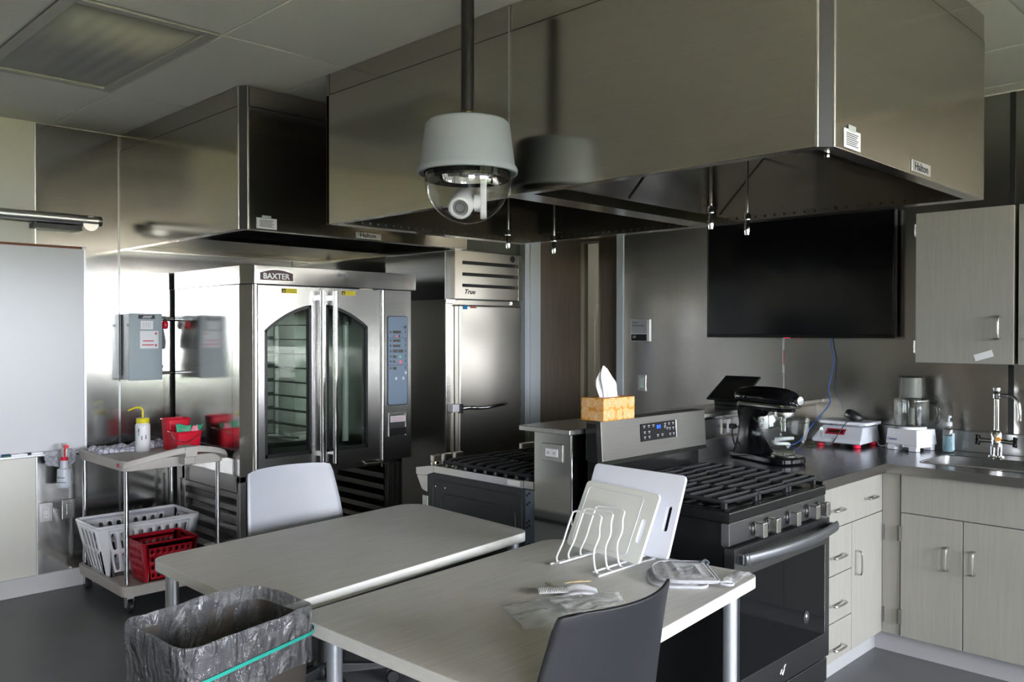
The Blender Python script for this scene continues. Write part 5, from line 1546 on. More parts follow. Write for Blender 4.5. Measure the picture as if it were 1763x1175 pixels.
def basket(name, label, T, Bq, z0, z1, cols, rowsz, hw, m, band, rim_r, group=None):
    """T, Bq: top and bottom rectangles (x0,y0,x1,y1); walls with real openings"""
    t = thing(name, label, 'basket', ((Bq[0]+Bq[2])/2, (Bq[1]+Bq[3])/2, z0))
    def corners(R): return [(R[0], R[1]), (R[2], R[1]), (R[2], R[3]), (R[0], R[3])]
    ct, cb = corners(T), corners(Bq)
    w = MB()
    for i in range(4):
        j = (i+1) % 4
        def P(u, v):
            a = Vector((*cb[i], z0)).lerp(Vector((*cb[j], z0)), u)
            b = Vector((*ct[i], z1)).lerp(Vector((*ct[j], z1)), u)
            return a.lerp(b, v)
        nc = cols[i % 2]
        m0 = .09 if i % 2 == 0 else .14
        vs0, vs1 = band
        nrw = rowsz
        def quad(u0, v0, u1, v1):
            w.add([P(u0, v0), P(u1, v0), P(u1, v1), P(u0, v1)], [(0, 1, 2, 3)], True)
        quad(0, 0, m0, 1); quad(1-m0, 0, 1, 1); quad(m0, 0, 1-m0, vs0); quad(m0, vs1, 1-m0, 1)
        for c in range(nc):
            for r in range(nrw):
                u0 = m0+(1-2*m0)*c/nc; u1 = m0+(1-2*m0)*(c+1)/nc
                v0 = vs0+(vs1-vs0)*r/nrw; v1 = vs0+(vs1-vs0)*(r+1)/nrw
                um, vm = (u0+u1)/2, (v0+v1)/2
                hu, hv = (u1-u0)/2*hw[0], (v1-v0)/2*hw[1]
                out = [(u1, vm), (u1, v1), (um, v1), (u0, v1), (u0, vm), (u0, v0), (um, v0), (u1, v0)]
                inn = [(um+hu, vm), (um+hu*.8, vm+hv*.85), (um, vm+hv), (um-hu*.8, vm+hv*.85), (um-hu, vm), (um-hu*.8, vm-hv*.85), (um, vm-hv), (um+hu*.8, vm-hv*.85)]
                w.add([P(*q) for q in out]+[P(*q) for q in inn], [(k, (k+1) % 8, 8+(k+1) % 8, 8+k) for k in range(8)], True)
    w.add([(*c, z0) for c in cb], [(0, 1, 2, 3)])
    build('basket_body', w, m, t, solid=.0035, fix=True)
    rp = rpoly(ct, .02, 5)
    build('rim', MB().tube([(p[0], p[1], z1+(.010*math.sin((p[0]-T[0])/(T[2]-T[0])*2*PI+1.2) if rim_r > .007 else 0)) for p in rp], rim_r, 8, closed=True), m, t)
    return t
basket('laundry_basket', 'white slotted plastic basket on the lower cart shelf', (1.735, 4.975, 2.318, 5.325), (1.80, 5.015, 2.262, 5.288), .1395, .425, (9, 4), 2, (.55, .82), WHITEP, (.08, .94), .009)
basket('storage_basket', 'red perforated plastic basket on the lower cart shelf in front of the white one', (1.872, 4.678+.012, 2.182, 4.945), (1.905, 4.725, 2.150, 4.915), .1395, .372, (7, 6), 4, (.55, .55), REDB, (.10, .88), .005)

# wash bottle
ZS_ = .8225
bx_, by_ = 2.055, 5.150
t = thing('wash_bottle', 'white squeeze bottle with yellow bent spout on the cart', 'bottle', (bx_, by_, ZS_))
b_ = build('bottle_body', MB().lathe([(0, ZS_), (.038, ZS_), (.042, ZS_+.006), (.042, ZS_+.15), (.040, ZS_+.162), (.034, ZS_+.168), (.034, ZS_+.172), (0, ZS_+.172)], (bx_, by_, 0), 28), MILKY if False else mat('white_ldpe', (.74, .75, .78), .35), t)
build('cap', MB().lathe([(.0365, ZS_+.170), (.0375, ZS_+.172), (.0375, ZS_+.196), (.035, ZS_+.198), (.006, ZS_+.200), (0, ZS_+.2)], (bx_, by_, 0), 28), YELL, t)
def imdir(a, h): return rt*a+Vector((0, 0, h))
base = Vector((bx_, by_, ZS_+.198))
build('spout', MB().tube(smoothpath([base, base+imdir(0, .03), base+imdir(-.003, .052), base+imdir(-.022, .064), base+imdir(-.055, .058), base+imdir(-.088, .044)], 5), [.0058]*21+[.0050]*4+[.004], 10), YELL, t)
fr3 = -fw
lab = MB()
def onb(a, z, r): 
    d = Vector((-fw.x, -fw.y, 0)).normalized()*math.cos(a)+rt*math.sin(a)
    return (bx_+d.x*r, by_+d.y*r, z)
def patch(a0, z0, a1, z1, r=.0426):
    lab.add([onb(a0, z0, r), onb(a1, z0, r), onb(a1, z1, r), onb(a0, z1, r)], [(0, 1, 2, 3)])
patch(-.25, ZS_+.115, -.05, ZS_+.140); patch(.22, ZS_+.072, .36, ZS_+.095); patch(.75, ZS_+.075, .9, ZS_+.10); patch(-.4, ZS_+.150, .5, ZS_+.156); patch(-.22, ZS_+.098, -.10, ZS_+.110)
build('label_print', lab, mat('faint_ink', (.16, .16, .2), .6), b_, kind='stuff')

# towel heap
twm = bpy.data.materials.new('checked_towel_cloth')
twm.use_nodes = True
nt = twm.node_tree
p = nt.nodes['Principled BSDF']
p.inputs['Roughness'].default_value = .9
tc = nt.nodes.new('ShaderNodeTexCoord')
mp = nt.nodes.new('ShaderNodeMapping')
mp.inputs['Rotation'].default_value = (0, 0, .5)
br = nt.nodes.new('ShaderNodeTexBrick')
br.offset = 0
br.inputs['Color1'].default_value = (.64, .64, .68, 1)
br.inputs['Color2'].default_value = (.60, .60, .65, 1)
br.inputs['Mortar'].default_value = (.22, .22, .34, 1)
br.inputs['Scale'].default_value = 30
br.inputs['Mortar Size'].default_value = .07
br.inputs['Brick Width'].default_value = .8
br.inputs['Row Height'].default_value = .8
nt.links.new(tc.outputs['Object'], mp.inputs[0]); nt.links.new(mp.outputs[0], br.inputs['Vector']); nt.links.new(br.outputs['Color'], p.inputs['Base Color'])
def towel(label, x0, y0, x1, y1, hgt, seed):
    def f(u, v):
        x = x0+(x1-x0)*u; y = y0+(y1-y0)*v
        e = min(u, 1-u, v, 1-v)
        k = min(1, e/.16)
        h = hgt*(k**.5)*(.62+.5*nzv(x*11+seed, y*11, seed)+.28*nzv(x*30, y*30, seed+2))
        return (x+.02*nzv(v*4, seed, 1), y+.025*nzv(u*4, seed, 2), ZS_+.001+max(.0015, h))
    return one('kitchen_towel', label, 'towel', MB().grid(f, 44, 34), twm, 'checked towels heaped on the cart', solid=.002)
towel('crumpled checked towel at the left end of the cart top', 1.80, 5.17, 2.035, 5.375, .048, 1.0)
towel('crumpled checked towel behind the squeeze bottle on the cart', 2.050, 5.235, 2.30, 5.38, .055, 6.0)

# nested red pails with packets
def pail(label, cx, cy, w0, w1, d0, d1, z0, z1):
    t = thing('red_pail', label, 'pail', (cx, cy, z0), 'red pails nested on the cart')
    o0 = rrect(cx-w0/2, cy-d0/2, cx+w0/2, cy+d0/2, .022, 4); o1 = rrect(cx-w1/2, cy-d1/2, cx+w1/2, cy+d1/2, .026, 4)
    i1 = rrect(cx-w1/2+.004, cy-d1/2+.004, cx+w1/2-.004, cy+d1/2-.004, .023, 4); i0 = rrect(cx-w0/2+.004, cy-d0/2+.004, cx+w0/2-.004, cy+d0/2-.004, .02, 4)
    n = len(o0)
    vs = [(p[0], p[1], z0) for p in o0]+[(p[0], p[1], z1) for p in o1]+[(p[0], p[1], z1) for p in i1]+[(p[0], p[1], z0+.005) for p in i0]
    fs = [tuple(range(n-1, -1, -1)), tuple(range(3*n, 4*n))]
    for a in range(3): fs += [(a*n+k, a*n+(k+1) % n, (a+1)*n+(k+1) % n, (a+1)*n+k) for k in range(n)]
    build('pail_body', MB().add(vs, fs, True), REDP, t, fix=True)
    build('rim', MB().tube([(p[0], p[1], z1-.004) for p in o1], .005, 8, closed=True), REDP, t)
    return t
PX_, PY_ = 2.240, 4.985
t = pail('front red pail with wire handle on the right end of the cart', PX_, PY_, .140, .162, .12, .142, ZS_, ZS_+.122)
hz_ = ZS_+.112
build('wire_handle', MB().tube(smoothpath([(PX_-.083, PY_-.01, hz_), (PX_-.085, PY_-.055, hz_-.03), (PX_-.04, PY_-.085, hz_-.048), (PX_+.01, PY_-.085, hz_-.038), (PX_+.05, PY_-.084, hz_-.005), (PX_+.083, PY_-.02, hz_)], 5), .0022, 8), CHROME, t)
build('handle_ear', MB().box(PX_-.086, PY_-.022, hz_-.012, PX_-.079, PY_+.004, hz_+.012), REDP, t)
t = pail('taller red pail nested behind in the front one on the cart', PX_, PY_+.128, .128, .150, .100, .112, ZS_, ZS_+.188)
def packet(label, m, pts):
    a, b, c, d = [Vector(p) for p in pts]
    def f(u, v):
        p_ = a.lerp(b, u).lerp(d.lerp(c, u), v)
        return (p_.x, p_.y+.006*math.sin(u*PI)*math.sin(v*PI), p_.z+.004*math.sin(u*7))
    return one('sponge_packet', label, 'packet', MB().grid(f, 10, 6), m, solid=.003)
zt_ = ZS_+.105
packet('green cleaning packet sticking out of the front red pail', GREEN, [(PX_-.066, PY_-.035, zt_), (PX_+.015, PY_-.050, zt_), (PX_+.020, PY_-.045, zt_+.052), (PX_-.070, PY_-.030, zt_+.062)])
packet('pink cleaning packet between the green ones in the pail', PINK, [(PX_+.0, PY_-.058, zt_), (PX_+.060, PY_-.058, zt_), (PX_+.05, PY_-.053, zt_+.052), (PX_+.022, PY_-.053, zt_+.045)])
packet('small green packet at the right corner of the front red pail', GREEN, [(PX_+.035, PY_-.03, zt_), (PX_+.066, PY_-.045, zt_), (PX_+.090, PY_-.055, zt_+.058), (PX_+.045, PY_-.03, zt_+.045)])

# spray bottle hooked on the whiteboard tray, with a rag behind
sx, sy = 1.688, 5.372
t = thing('spray_bottle', 'milky spray bottle with red collar hanging from the whiteboard tray', 'bottle', (sx, sy, .615))
zb_ = .622
b_ = build('bottle_body', MB().lathe([(0, zb_), (.034, zb_+.001), (.039, zb_+.008), (.040, zb_+.02), (.038, zb_+.105), (.036, zb_+.112), (.024, zb_+.118), (.020, zb_+.16), (.017, zb_+.172), (0, zb_+.172)], (sx, sy, 0), 28), MILKY, t)
build('collar', MB().lathe([(.0195, zb_+.160), (.0205, zb_+.163), (.0205, zb_+.178), (.018, zb_+.180), (0, zb_+.18)], (sx, sy, 0), 24), REDP, t)
zc_ = zb_+.180
hd2 = MB().hexa([(sx-.012, sy-.014, zc_), (sx+.012, sy-.014, zc_), (sx+.012, sy+.014, zc_), (sx-.012, sy+.014, zc_)], [(sx-.012, sy-.030, zc_+.080), (sx+.014, sy-.030, zc_+.080), (sx+.014, sy+.020, zc_+.080), (sx-.012, sy+.020, zc_+.080)])
build('spray_head', hd2, mat('off_white_plastic', (.70, .69, .64), .4), t, bevel=.004)
build('nozzle', MB().lathe([(0, 0), (.012, 0), (.012, .028), (0, .028)], (sx-.004, sy-.028, zc_+.066), 14, ax='y').xf(Matrix.Identity(4)), REDP, t)
build('trigger', MB().tube([(sx-.006, sy-.028, zc_+.052), (sx-.010, sy-.040, zc_+.03), (sx-.012, sy-.046, zc_+.0)], .005, 8), mat('red_cap2', (.5, .02, .05), .4), t)
text('handwriting', 'Peroxi', mat('marker_ink', (.05, .05, .07), .6), b_, (0, 0, 0), .018, rot=Matrix.Translation(Vector((sx, sy, zb_+.060))+Vector((-fw.x, -fw.y, 0)).normalized()*.0405-rt*.026) @ Matrix.Rotation(AZ-PI/2, 4, 'Z') @ Matrix.Rotation(PI/2, 4, 'X'))
text('handwriting', 'Disinfectant', MATS['marker_ink'], b_, (0, 0, 0), .013, rot=Matrix.Translation(Vector((sx, sy, zb_+.034))+Vector((-fw.x, -fw.y, 0)).normalized()*.0415-rt*.031) @ Matrix.Rotation(AZ-PI/2, 4, 'Z') @ Matrix.Rotation(PI/2, 4, 'X'))
def rag(u, v):
    a = (u-.5)
    x = sx+.17*a+.012*nzv(v*5, u*3, 4)
    z = WZB-.002-.100*v*(1-1.2*a*a)+.02*nzv(u*4, v*2, 8)
    y = YL-.085+.010*math.sin(u*15)+.015*nzv(u*6, v*6, 3)
    return (x-.01, y, z+.03)
one('cleaning_rag', 'thin grey rag draped over the tray behind the spray bottle', 'cloth', MB().grid(rag, 36, 16), mat('thin_rag', (.42, .43, .47), .85, alpha=.8), solid=.001)

# ------------------------------------------------------------ on the worktop
ZW = .9155
def mix():
    X, Y = 3.825, 2.06
    t = thing('stand_mixer', 'black tilt head stand mixer with glass bowl on the steel worktop', 'mixer', (X, Y, ZW))
    ft = [(X-.075, 2.215), (X+.075, 2.215), (X+.085, 2.06), (X+.100, 1.92), (X+.075, 1.855), (X, 1.838), (X-.075, 1.855), (X-.100, 1.92), (X-.085, 2.06)]
    ft = [tuple(p)[:2] for p in smoothpath([(a, b, 0) for a, b in ft+[ft[0]]], 4)][:-1]
    build('base', MB().prism(ft[::-1], ZW, ZW+.032, smooth=True), BLACKG, t, bevel=.008, seg=3)
    col = MB()
    rows = [(ZW+.022, .082, 2.210, 2.02), (ZW+.055, .066, 2.208, 2.055), (ZW+.11, .050, 2.200, 2.085), (ZW+.17, .044, 2.195, 2.085), (ZW+.215, .048, 2.200, 2.06), (ZW+.255, .052, 2.205, 2.03)]
    vs = []
    for z, w, yb, ya in rows:
        vs += [(p[0], p[1], z) for p in rrect(X-w, ya, X+w, yb, min(w*.6, .04), 4)]
    n = len(vs)//len(rows)
    col.add(vs, [(r*n+k, r*n+(k+1) % n, (r+1)*n+(k+1) % n, (r+1)*n+k) for r in range(len(rows)-1) for k in range(n)], True)
    build('neck', col, BLACKG, t)
    # motor head: a rounded capsule along -y
    hd = MB()
    sec = []
    for y, r, dz in ((2.224, .004, 0), (2.222, .030, 0), (2.212, .048, 0), (2.19, .058, .002), (2.10, .066, .004), (2.0, .068, .004), (1.92, .066, .002), (1.875, .058, -.002), (1.85, .044, -.006), (1.838, .026, -.010), (1.834, .004, -.012)):
        sec.append([(X+r*1.02*math.cos(2*PI*k/24), y, ZW+.296+dz+r*(.86 if math.sin(2*PI*k/24) > 0 else .62)*math.sin(2*PI*k/24)) for k in range(24)])
    hd.add([p for s in sec for p in s], [(r*24+k, r*24+(k+1) % 24, (r+1)*24+(k+1) % 24, (r+1)*24+k) for r in range(len(sec)-1) for k in range(24)], True)
    h = build('motor_head', hd, BLACKG, t, fix=True)
    build('head_underside', MB().prism(rrect(X-.05, 1.87, X+.05, 2.20, .045, 5), ZW+.243, ZW+.262), BLACKG, t, bevel=.006)
    build('trim_band', MB().tube([(p[0], p[1], ZW+.272) for p in rrect(X-.0655, 1.845, X+.0655, 2.19, .06, 6)], .0095, 6, closed=True), NICKEL, h)
    build('hub_knob', MB().lathe([(0, 0), (.022, 0), (.024, .010), (.020, .022), (0, .024)], (X, 1.842, ZW+.302), 20, ax='y').xf(Matrix.Identity(4)), SLATE, h)
    build('head_knob', MB().lathe([(0, 0), (.010, 0), (.012, .016), (0, .018)], (X+.064, 1.90, ZW+.305), 14, ax='x').xf(Matrix.Translation((2*(X+.064), 0, 0)) @ Matrix.Diagonal((-1, 1, 1, 1))), CHROME, h, fix=True)
    build('planetary_hub', MB().lathe([(0, ZW+.215), (.030, ZW+.216), (.044, ZW+.222), (.047, ZW+.235), (.046, ZW+.250), (0, ZW+.252)], (X, 1.925, 0), 28), NICKEL, t)
    build('beater_shaft', MB().cyl((X, 1.925, ZW+.150), (X, 1.925, ZW+.217), .011, 14).cyl((X-.02, 1.925, ZW+.193), (X+.02, 1.925, ZW+.193), .004, 8), CHROME, t)
    build('bowl_plate', MB().lathe([(0, ZW+.032), (.062, ZW+.032), (.060, ZW+.040), (0, ZW+.041)], (X, 1.925, 0), 28), BLACKE, t)
    return t, X
t, X = mix()
MIXER, MROT = t, math.radians(-17)
outl = [(.0, ZW+.0415), (.050, ZW+.0415), (.054, ZW+.046), (.050, ZW+.056), (.052, ZW+.060), (.080, ZW+.078), (.103, ZW+.115), (.114, ZW+.16), (.119, ZW+.205), (.121, ZW+.214), (.117, ZW+.214), (.113, ZW+.19), (.108, ZW+.155), (.097, ZW+.117), (.076, ZW+.083), (.05, ZW+.066), (0, ZW+.064)]
bw = build('glass_bowl', MB().lathe(outl, (X, 1.925, 0), 40), GLASS, t)
hx = Vector((.72, -.69, 0))
c0 = Vector((X, 1.925, 0))
build('bowl_handle', MB().tube(smoothpath([c0+hx*.116+Vector((0, 0, ZW+.188)), c0+hx*.150+Vector((0, 0, ZW+.192)), c0+hx*.172+Vector((0, 0, ZW+.165)), c0+hx*.166+Vector((0, 0, ZW+.115)), c0+hx*.130+Vector((0, 0, ZW+.082)), c0+hx*.094+Vector((0, 0, ZW+.098))], 5), .008, 8), GLASS, bw)
build('pour_spout', MB().tube([c0-hx*.112+Vector((0, 0, ZW+.186)), c0-hx*.132+Vector((0, 0, ZW+.205)), c0-hx*.140+Vector((0, 0, ZW+.216))], [.004, .006, .005], 8), GLASS, bw)
pad = MB()
pad.tube(smoothpath([(X-.05, 1.93, ZW+.115), (X-.02, 1.90, ZW+.120), (X+.045, 1.91, ZW+.116), (X+.05, 1.94, ZW+.110), (X, 1.95, ZW+.108), (X-.045, 1.95, ZW+.102), (X-.05, 1.92, ZW+.096), (X, 1.90, ZW+.094), (X+.03, 1.92, ZW+.082), (X+.02, 1.925, ZW+.074)], 5), .008, 8)
build('beater', pad, WHITEM, t, label='white coated flat beater lying in the bowl')
lead = smoothpath([(3.93, 2.205, ZW+.19), (3.915, 2.222, ZW+.13), (3.905, 2.232, ZW+.06), (3.88, 2.225, ZW+.012), (3.845, 2.215, ZW+.03), (3.835, 2.232, ZW+.10), (3.85, 2.240, ZW+.138)], 6)
mo = Vector((3.825, 2.06, 0))
lead = [mo+Matrix.Rotation(-MROT, 3, 'Z') @ (p_-mo) for p_ in lead]
build('mains_lead', MB().tube(lead, .0035, 8), BLACKP, t)
MIXER.rotation_euler.z = MROT
pcx = 3.845
outlet('steel outlet plate on the half wall behind the black mixer', pcx, 1.062, Y=PY0-.005, w=.118, hh=.075, insert=PAPER, duplex=False)
t2 = thing('power_plug', 'black power plug pushed into the outlet behind the mixer', 'plug', (pcx+.01, 2.248, 1.05))
build('plug_body', MB().prism(rrect(pcx-.005, 1.048, pcx+.025, 1.074, .008, 3), 2.226, 2.2565, ax='y'), BLACKP, t2, bevel=.003, fix=True)
build('cord', MB().tube(smoothpath([(pcx+.01, 2.228, 1.061), (pcx+.02, 2.205, 1.055), (pcx+.045, 2.21, 1.02)], 4), .0035, 8), BLACKP, t2)

# tablet on a wedge stand on the half wall
t = thing('tablet_stand', 'black tablet on a slanted stand on the half wall ledge', 'tablet', (4.09, 2.37, PZ+.001))
tq = [(3.985, 2.50), (3.985, 2.262), (4.205, 2.262), (4.205, 2.50)]
def slab(d, m0, m1):
    A = [Vector((3.985, 2.475, PZ+.028)), Vector((3.985, 2.262, PZ+.028)), Vector((4.185, 2.262, PZ+.145)), Vector((4.185, 2.475, PZ+.145))]
    nr_ = (A[1]-A[0]).cross(A[3]-A[0]).normalized()
    if nr_.z < 0: nr_ = -nr_
    cc = sum(A, Vector())/4
    A = [cc+(p-cc)*m0 for p in A]
    return MB().add([p+nr_*d for p in A]+[p+nr_*m1 for p in A], [(0, 1, 2, 3), (7, 6, 5, 4), (0, 4, 5, 1), (1, 5, 6, 2), (2, 6, 7, 3), (3, 7, 4, 0)])
build('tablet_body', slab(0, 1.0, .012), BLACKP, t, bevel=.004, fix=True)
build('screen', slab(.0122, .93, .0128), SCREEN, t, fix=True)
build('stand_wedge', MB().prism([(4.00, PZ+.001), (4.18, PZ+.001), (4.165, PZ+.125), (4.00, PZ+.030)], 2.30, 2.44, ax='y'), BLACKP, t, bevel=.006, fix=True)

# weighing scale
sx0, sx1, sy0, sy1 = 4.515, 4.80, 1.862, 2.135
t = thing('weighing_scale', 'white bench scale with red display and red feet by the steel wall', 'scale', ((sx0+sx1)/2, (sy0+sy1)/2, ZW))
z0 = ZW+.020
sb = MB().add([(sx0, sy0, z0), (sx1, sy0+.01, z0), (sx1, sy1-.01, z0), (sx0, sy1, z0),
               (sx0, sy0, z0+.018), (sx1, sy0+.01, z0+.018), (sx1, sy1-.01, z0+.018), (sx0, sy1, z0+.018),
               (sx0+.085, sy0+.022, z0+.085), (sx1-.01, sy0+.02, z0+.085), (sx1-.01, sy1-.02, z0+.085), (sx0+.085, sy1-.022, z0+.085)],
              [(3, 2, 1, 0), (0, 1, 5, 4), (1, 2, 6, 5), (2, 3, 7, 6), (3, 0, 4, 7), (4, 5, 9, 8), (5, 6, 10, 9), (6, 7, 11, 10), (7, 4, 8, 11), (8, 9, 10, 11)])
sb_ = build('scale_body', sb, mat('pale_grey_plastic', (.58, .60, .66), .4), t, bevel=.006, fix=True)
build('platter', MB().prism(rrect(sx0+.075, sy0-.004, sx1-.008, sy1+.004, .02, 4), z0+.096, z0+.112), WHITEP, t, bevel=.004)
build('platter_neck', B(sx0+.13, sy0+.06, z0+.084, sx1-.07, sy1-.06, z0+.097), mat('pale_grey_plastic', (.58, .60, .66), .4), t)
def onf(y, s, d): return (sx0+.085*s-d*.62, y, z0+.018+.067*s+d*.78)
ds_ = build('display_window', MB().add([onf(2.075, .38, .001), onf(1.968, .38, .001), onf(1.968, .80, .001), onf(2.075, .80, .001), onf(2.075, .38, -.004), onf(1.968, .38, -.004), onf(1.968, .80, -.004), onf(2.075, .80, -.004)], [(0, 1, 2, 3), (7, 6, 5, 4), (0, 4, 5, 1), (1, 5, 6, 2), (2, 6, 7, 3), (3, 7, 4, 0)]), mat('red_display_frame', (.40, .02, .05), .35), t, fix=True)
build('display_glass', MB().add([onf(2.064, .48, .0016), onf(1.979, .48, .0016), onf(1.979, .72, .0016), onf(2.064, .72, .0016)], [(0, 1, 2, 3)]), mat('dim_red_glass', (.05, .008, .008), .2), ds_)
for x, y in ((sx0+.03, sy0+.035), (sx0+.03, sy1-.035), (sx1-.04, sy0+.035), (sx1-.04, sy1-.035)):
    build('foot', MB().lathe([(0, ZW), (.020, ZW), (.022, ZW+.004), (.022, ZW+.016), (.014, ZW+.022), (0, ZW+.022)], (x, y, 0), 18), mat('red_rubber', (.70, .012, .05), .4), t)
t = thing('power_adapter', 'black power adapter lying on the white scale platter', 'adapter', (4.66, 1.975, z0+.1125))
build('adapter_body', MB().lathe([(0, 0), (.030, 0), (.034, .006), (.034, .024), (.028, .032), (0, .034)], (0, 0, 0), 18).xf(Matrix.Translation((4.66, 1.97, z0+.122)) @ Matrix.Rotation(.5, 4, 'X') @ Matrix.Diagonal((1.1, 1.5, 1.25, 1))), BLACKP, t)
build('cord', MB().tube(smoothpath([(4.64, 1.955, z0+.120), (4.60, 1.93, z0+.1165), (4.56, 1.955, z0+.116), (4.530, 1.985, z0+.060), (4.500, 2.02, ZW+.010), (4.475, 2.06, ZW+.022), (4.46, 2.10, ZW+.010), (4.455, 2.14, ZW+.006)], 6), .0025, 8), BLACKP, t)
# blue network cable and white cord
one('network_cable', 'blue network cable hanging from the television to the worktop', 'cable',
    MB().tube(smoothpath([(4.838, 2.175, 1.52), (4.836, 2.168, 1.45), (4.834, 2.155, 1.38), (4.825, 2.165, 1.28), (4.81, 2.175, 1.20), (4.78, 2.15, 1.13), (4.70, 2.165, 1.07), (4.60, 2.168, 1.02), (4.47, 2.155, .965), (4.40, 2.17, .930), (4.36, 2.20, .9185)], 6), .0032, 8), BLUEC)
t = thing('extension_lead', 'white power cord with plug lying beside the food processor', 'cord', (4.73, 1.86, ZW))
build('cord', MB().tube(smoothpath([(4.818, 1.895, 1.02), (4.80, 1.89, 1.03), (4.775, 1.885, 1.00), (4.765, 1.882, .955), (4.74, 1.86, .925), (4.70, 1.83, ZW+.004), (4.685, 1.795, ZW+.010)], 6), .004, 8), mat('grey_white_cord', (.5, .5, .5), .5), t)
build('plug', MB().box(-.016, -.012, 0, .016, .012, .020).xf(Matrix.Translation((4.68, 1.783, ZW)) @ Matrix.Rotation(.6, 4, 'Z')), WHITEP, t, bevel=.004)

# food processor
fx, fy, ra = 4.705, 1.672, math.radians(-14)
M = Matrix.Translation((fx, fy, ZW)) @ Matrix.Rotation(ra, 4, 'Z')       # front looks along local -x
t = thing('food_processor', 'white food processor with clear bowl on the worktop', 'food processor', (fx, fy, ZW))
bb = MB().add([(-.088, -.092, .030), (.088, -.090, .030), (.088, .090, .030), (-.088, .092, .030), (-.082, -.086, .112), (.080, -.084, .112), (.080, .084, .112), (-.082, .086, .112)],
              [(3, 2, 1, 0), (4, 5, 6, 7), (0, 1, 5, 4), (1, 2, 6, 5), (2, 3, 7, 6), (3, 0, 4, 7)]).xf(M)
fb_ = build('motor_base', bb, WHITEP, t, bevel=.005, seg=3)
build('base_skirt', MB().box(-.080, -.084, .018, .080, .084, .032).xf(M), WHITEP, t, bevel=.002)
for sx_ in (-1, 1):
    for sy_ in (-1, 1):
        build('foot', MB().box(sx_*.064-.020, sy_*.062-.022, 0, sx_*.064+.014, sy_*.062+.022, .020).xf(M), WHITEP, t, bevel=.002)
build('control_lever', MB().box(-.092, -.012, .020, -.084, -.004, .033).xf(M), mat('grey_lever', (.4, .42, .46), .4), t)
text('lettering', 'Cuisinart', mat('blue_print', (.12, .16, .38), .5), fb_, (0, 0, 0), .019, sx=.82, rot=M @ Matrix.Translation((-.0895, .080, .052)) @ Matrix.Rotation(-PI/2, 4, 'Z') @ Matrix.Rotation(PI/2-.07, 4, 'X'))
build('bowl_ring', MB().lathe([(.060, .110), (.074, .112), (.074, .124), (.060, .126)], (0, 0, 0), 32).xf(M), WHITEP, t)
build('work_bowl', MB().lathe([(.0, .128), (.082, .128), (.0845, .132), (.0855, .255), (.088, .258), (.088, .262), (.084, .262), (.0825, .255), (.0815, .134), (.0, .133)], (0, 0, 0), 36).xf(M), CLEARP, t)
build('blade_hub', MB().lathe([(0, .133), (.018, .134), (.016, .21), (.012, .22), (0, .222)], (0, 0, 0), 18).xf(M), mat('dull_clear', (.5, .5, .46), .3, alpha=.6), t)
build('lid', MB().lathe([(.055, .275), (.088, .270), (.090, .264), (.090, .258), (.0865, .258), (.086, .266), (.05, .272)], (0, 0, 0), 36).xf(M), CLEARP, t)
ft_ = build('feed_tube', MB().prism(rrect(-.058, -.056, .05, .056, .048, 7), .272, .385, smooth=True).xf(M), CLEARP, t)
build('pusher', MB().prism(rrect(-.050, -.048, .042, .048, .042, 7), .278, .383, smooth=True).xf(M), mat('grey_pusher', (.42, .43, .40), .3, alpha=.55), t)
build('tube_rim', MB().tube([Vector(M @ Vector((p[0], p[1], .386))) for p in rrect(-.061, -.059, .053, .059, .05, 7)], .004, 6, closed=True), CLEARP, t)
build('bowl_handle', MB().tube([Vector(M @ Vector(p)) for p in smoothpath([(.05, -.07, .25), (.06, -.105, .24), (.06, -.112, .19), (.055, -.10, .14), (.05, -.068, .135)], 5)], .009, 8), CLEARP, t)

# soap pump bottle
sx_, sy_ = 4.735, 1.497
t = thing('soap_bottle', 'small clear pump bottle of blue soap by the sink', 'bottle', (sx_, sy_, ZW))
prof = [(0, ZW), (.026, ZW), (.0285, ZW+.004), (.0285, ZW+.105), (.026, ZW+.118), (.014, ZW+.128), (.012, ZW+.138), (0, ZW+.138)]
build('bottle_body', MB().lathe(prof, (sx_, sy_, 0), 24), CLEARP, t)
build('liquid', MB().lathe([(0, ZW+.003), (.0265, ZW+.005), (.0265, ZW+.085), (0, ZW+.0855)], (sx_, sy_, 0), 24), SOAPL, t)
lb = MB()
for k in range(5):
    a0 = -PI/2+.35+k*.28
    lb.add([(sx_+.029*math.cos(-2.2+k*.3)*1.0, sy_+.029*math.sin(-2.2+k*.3), z) for z in (ZW+.012, ZW+.100)]+[(sx_+.029*math.cos(-2.2+(k+1)*.3), sy_+.029*math.sin(-2.2+(k+1)*.3), z) for z in (ZW+.100, ZW+.012)], [(0, 3, 2, 1)], True)
build('label', lb, mat('pale_blue_label', (.45, .60, .72), .5), t)
build('pump_collar', MB().lathe([(0, ZW+.136), (.017, ZW+.136), (.018, ZW+.140), (.018, ZW+.156), (.010, ZW+.160), (.006, ZW+.162), (.006, ZW+.182), (0, ZW+.183)], (sx_, sy_, 0), 20), mat('frosted_pump', (.55, .58, .58), .3), t)
build('pump_spout', MB().box(sx_-.034, sy_-.008, ZW+.180, sx_+.010, sy_+.008, ZW+.192).xf(Matrix.Translation((sx_, sy_, 0)) @ Matrix.Rotation(.5, 4, 'Z') @ Matrix.Translation((-sx_, -sy_, 0))), MATS['frosted_pump'], t, bevel=.003)

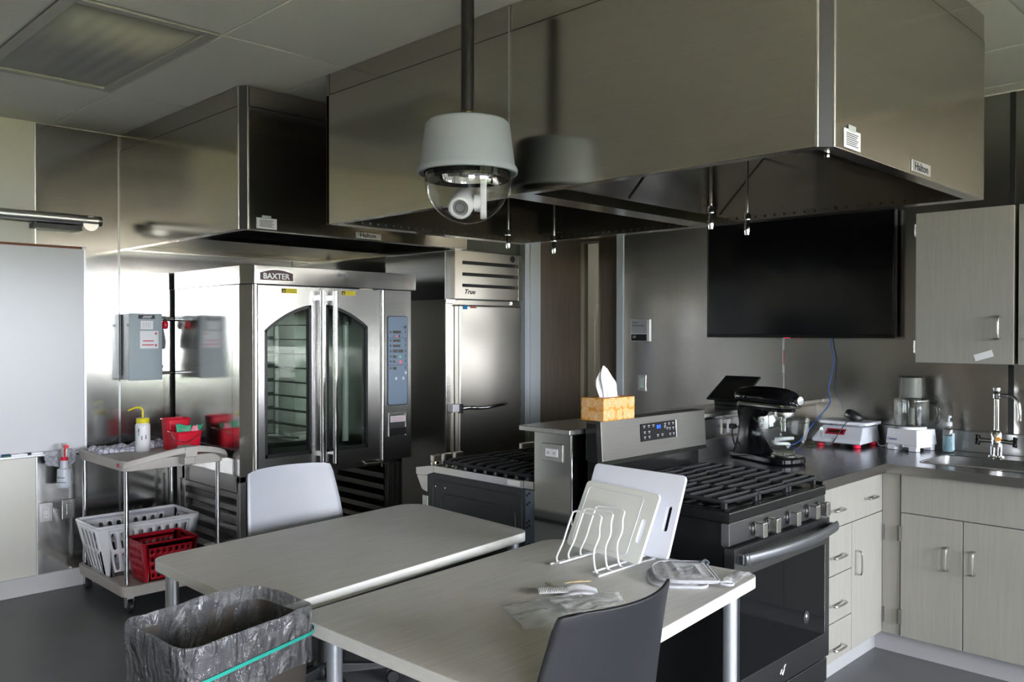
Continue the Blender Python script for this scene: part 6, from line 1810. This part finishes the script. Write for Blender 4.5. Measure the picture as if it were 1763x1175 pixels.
# laboratory style mixer tap
fx, fy = 4.715, 1.268
t = thing('sink_faucet', 'chrome mixer faucet with two black cross handles behind the sink', 'faucet', (fx, fy, ZW))
for dy in (-.016, .016):
    build('riser', MB().cyl((fx, fy+dy, ZW), (fx, fy+dy, .985), .011, 14), CHROME, t)
    build('escutcheon', MB().lathe([(0, ZW), (.022, ZW), (.020, ZW+.008), (0, ZW+.010)], (fx, fy+dy, 0), 20), CHROME, t)
build('valve_body', MB().lathe([(0, .965), (.022, .966), (.024, .975), (.024, 1.035), (.018, 1.045), (.014, 1.05), (0, 1.05)], (fx, fy, 0), 22).cyl((fx, fy-.06, .995), (fx, fy+.06, .995), .011, 14), CHROME, t)
build('column', MB().lathe([(.012, 1.04), (.0115, 1.205), (.017, 1.21), (.018, 1.232), (.014, 1.236), (.012, 1.245), (.017, 1.248), (.017, 1.262), (0, 1.264)], (fx, fy, 0), 20), CHROME, t)
build('gooseneck', MB().tube(smoothpath([(fx, fy, 1.218), (fx-.004, fy-.035, 1.226), (fx-.010, fy-.075, 1.220), (fx-.014, fy-.098, 1.195), (fx-.015, fy-.105, 1.15), (fx-.015, fy-.105, 1.105)], 6), .0085, 14), CHROME, t)
for s in (-1, 1):
    k = build('handle_stem', MB().cyl((fx, fy+s*.055, .995), (fx, fy+s*.078, .995), .013, 14), CHROME, t)
    hm = MB()
    for a in range(4):
        ang = a*PI/2+.6
        hm.tube([(fx, fy+s*.082, .995), (fx+.030*math.cos(ang), fy+s*.084, .995+.030*math.sin(ang))], [.008, .006], 10)
    hm.lathe([(0, -.010), (.011, -.010), (.011, .010), (0, .010)], (fx, fy+s*.082, .995), 14, ax='y')
    build('cross_handle', hm, BLACKE, t, kind='stuff')
build('temperature_dot', MB().lathe([(0, 0), (.012, 0), (.011, .004), (0, .005)], (fx-.023, fy-.016, 1.008), 14, ax='x').xf(Matrix.Translation((2*(fx-.023), 0, 0)) @ Matrix.Diagonal((-1, 1, 1, 1))), mat('orange_dot', (.85, .32, .02), .4), t, fix=True)
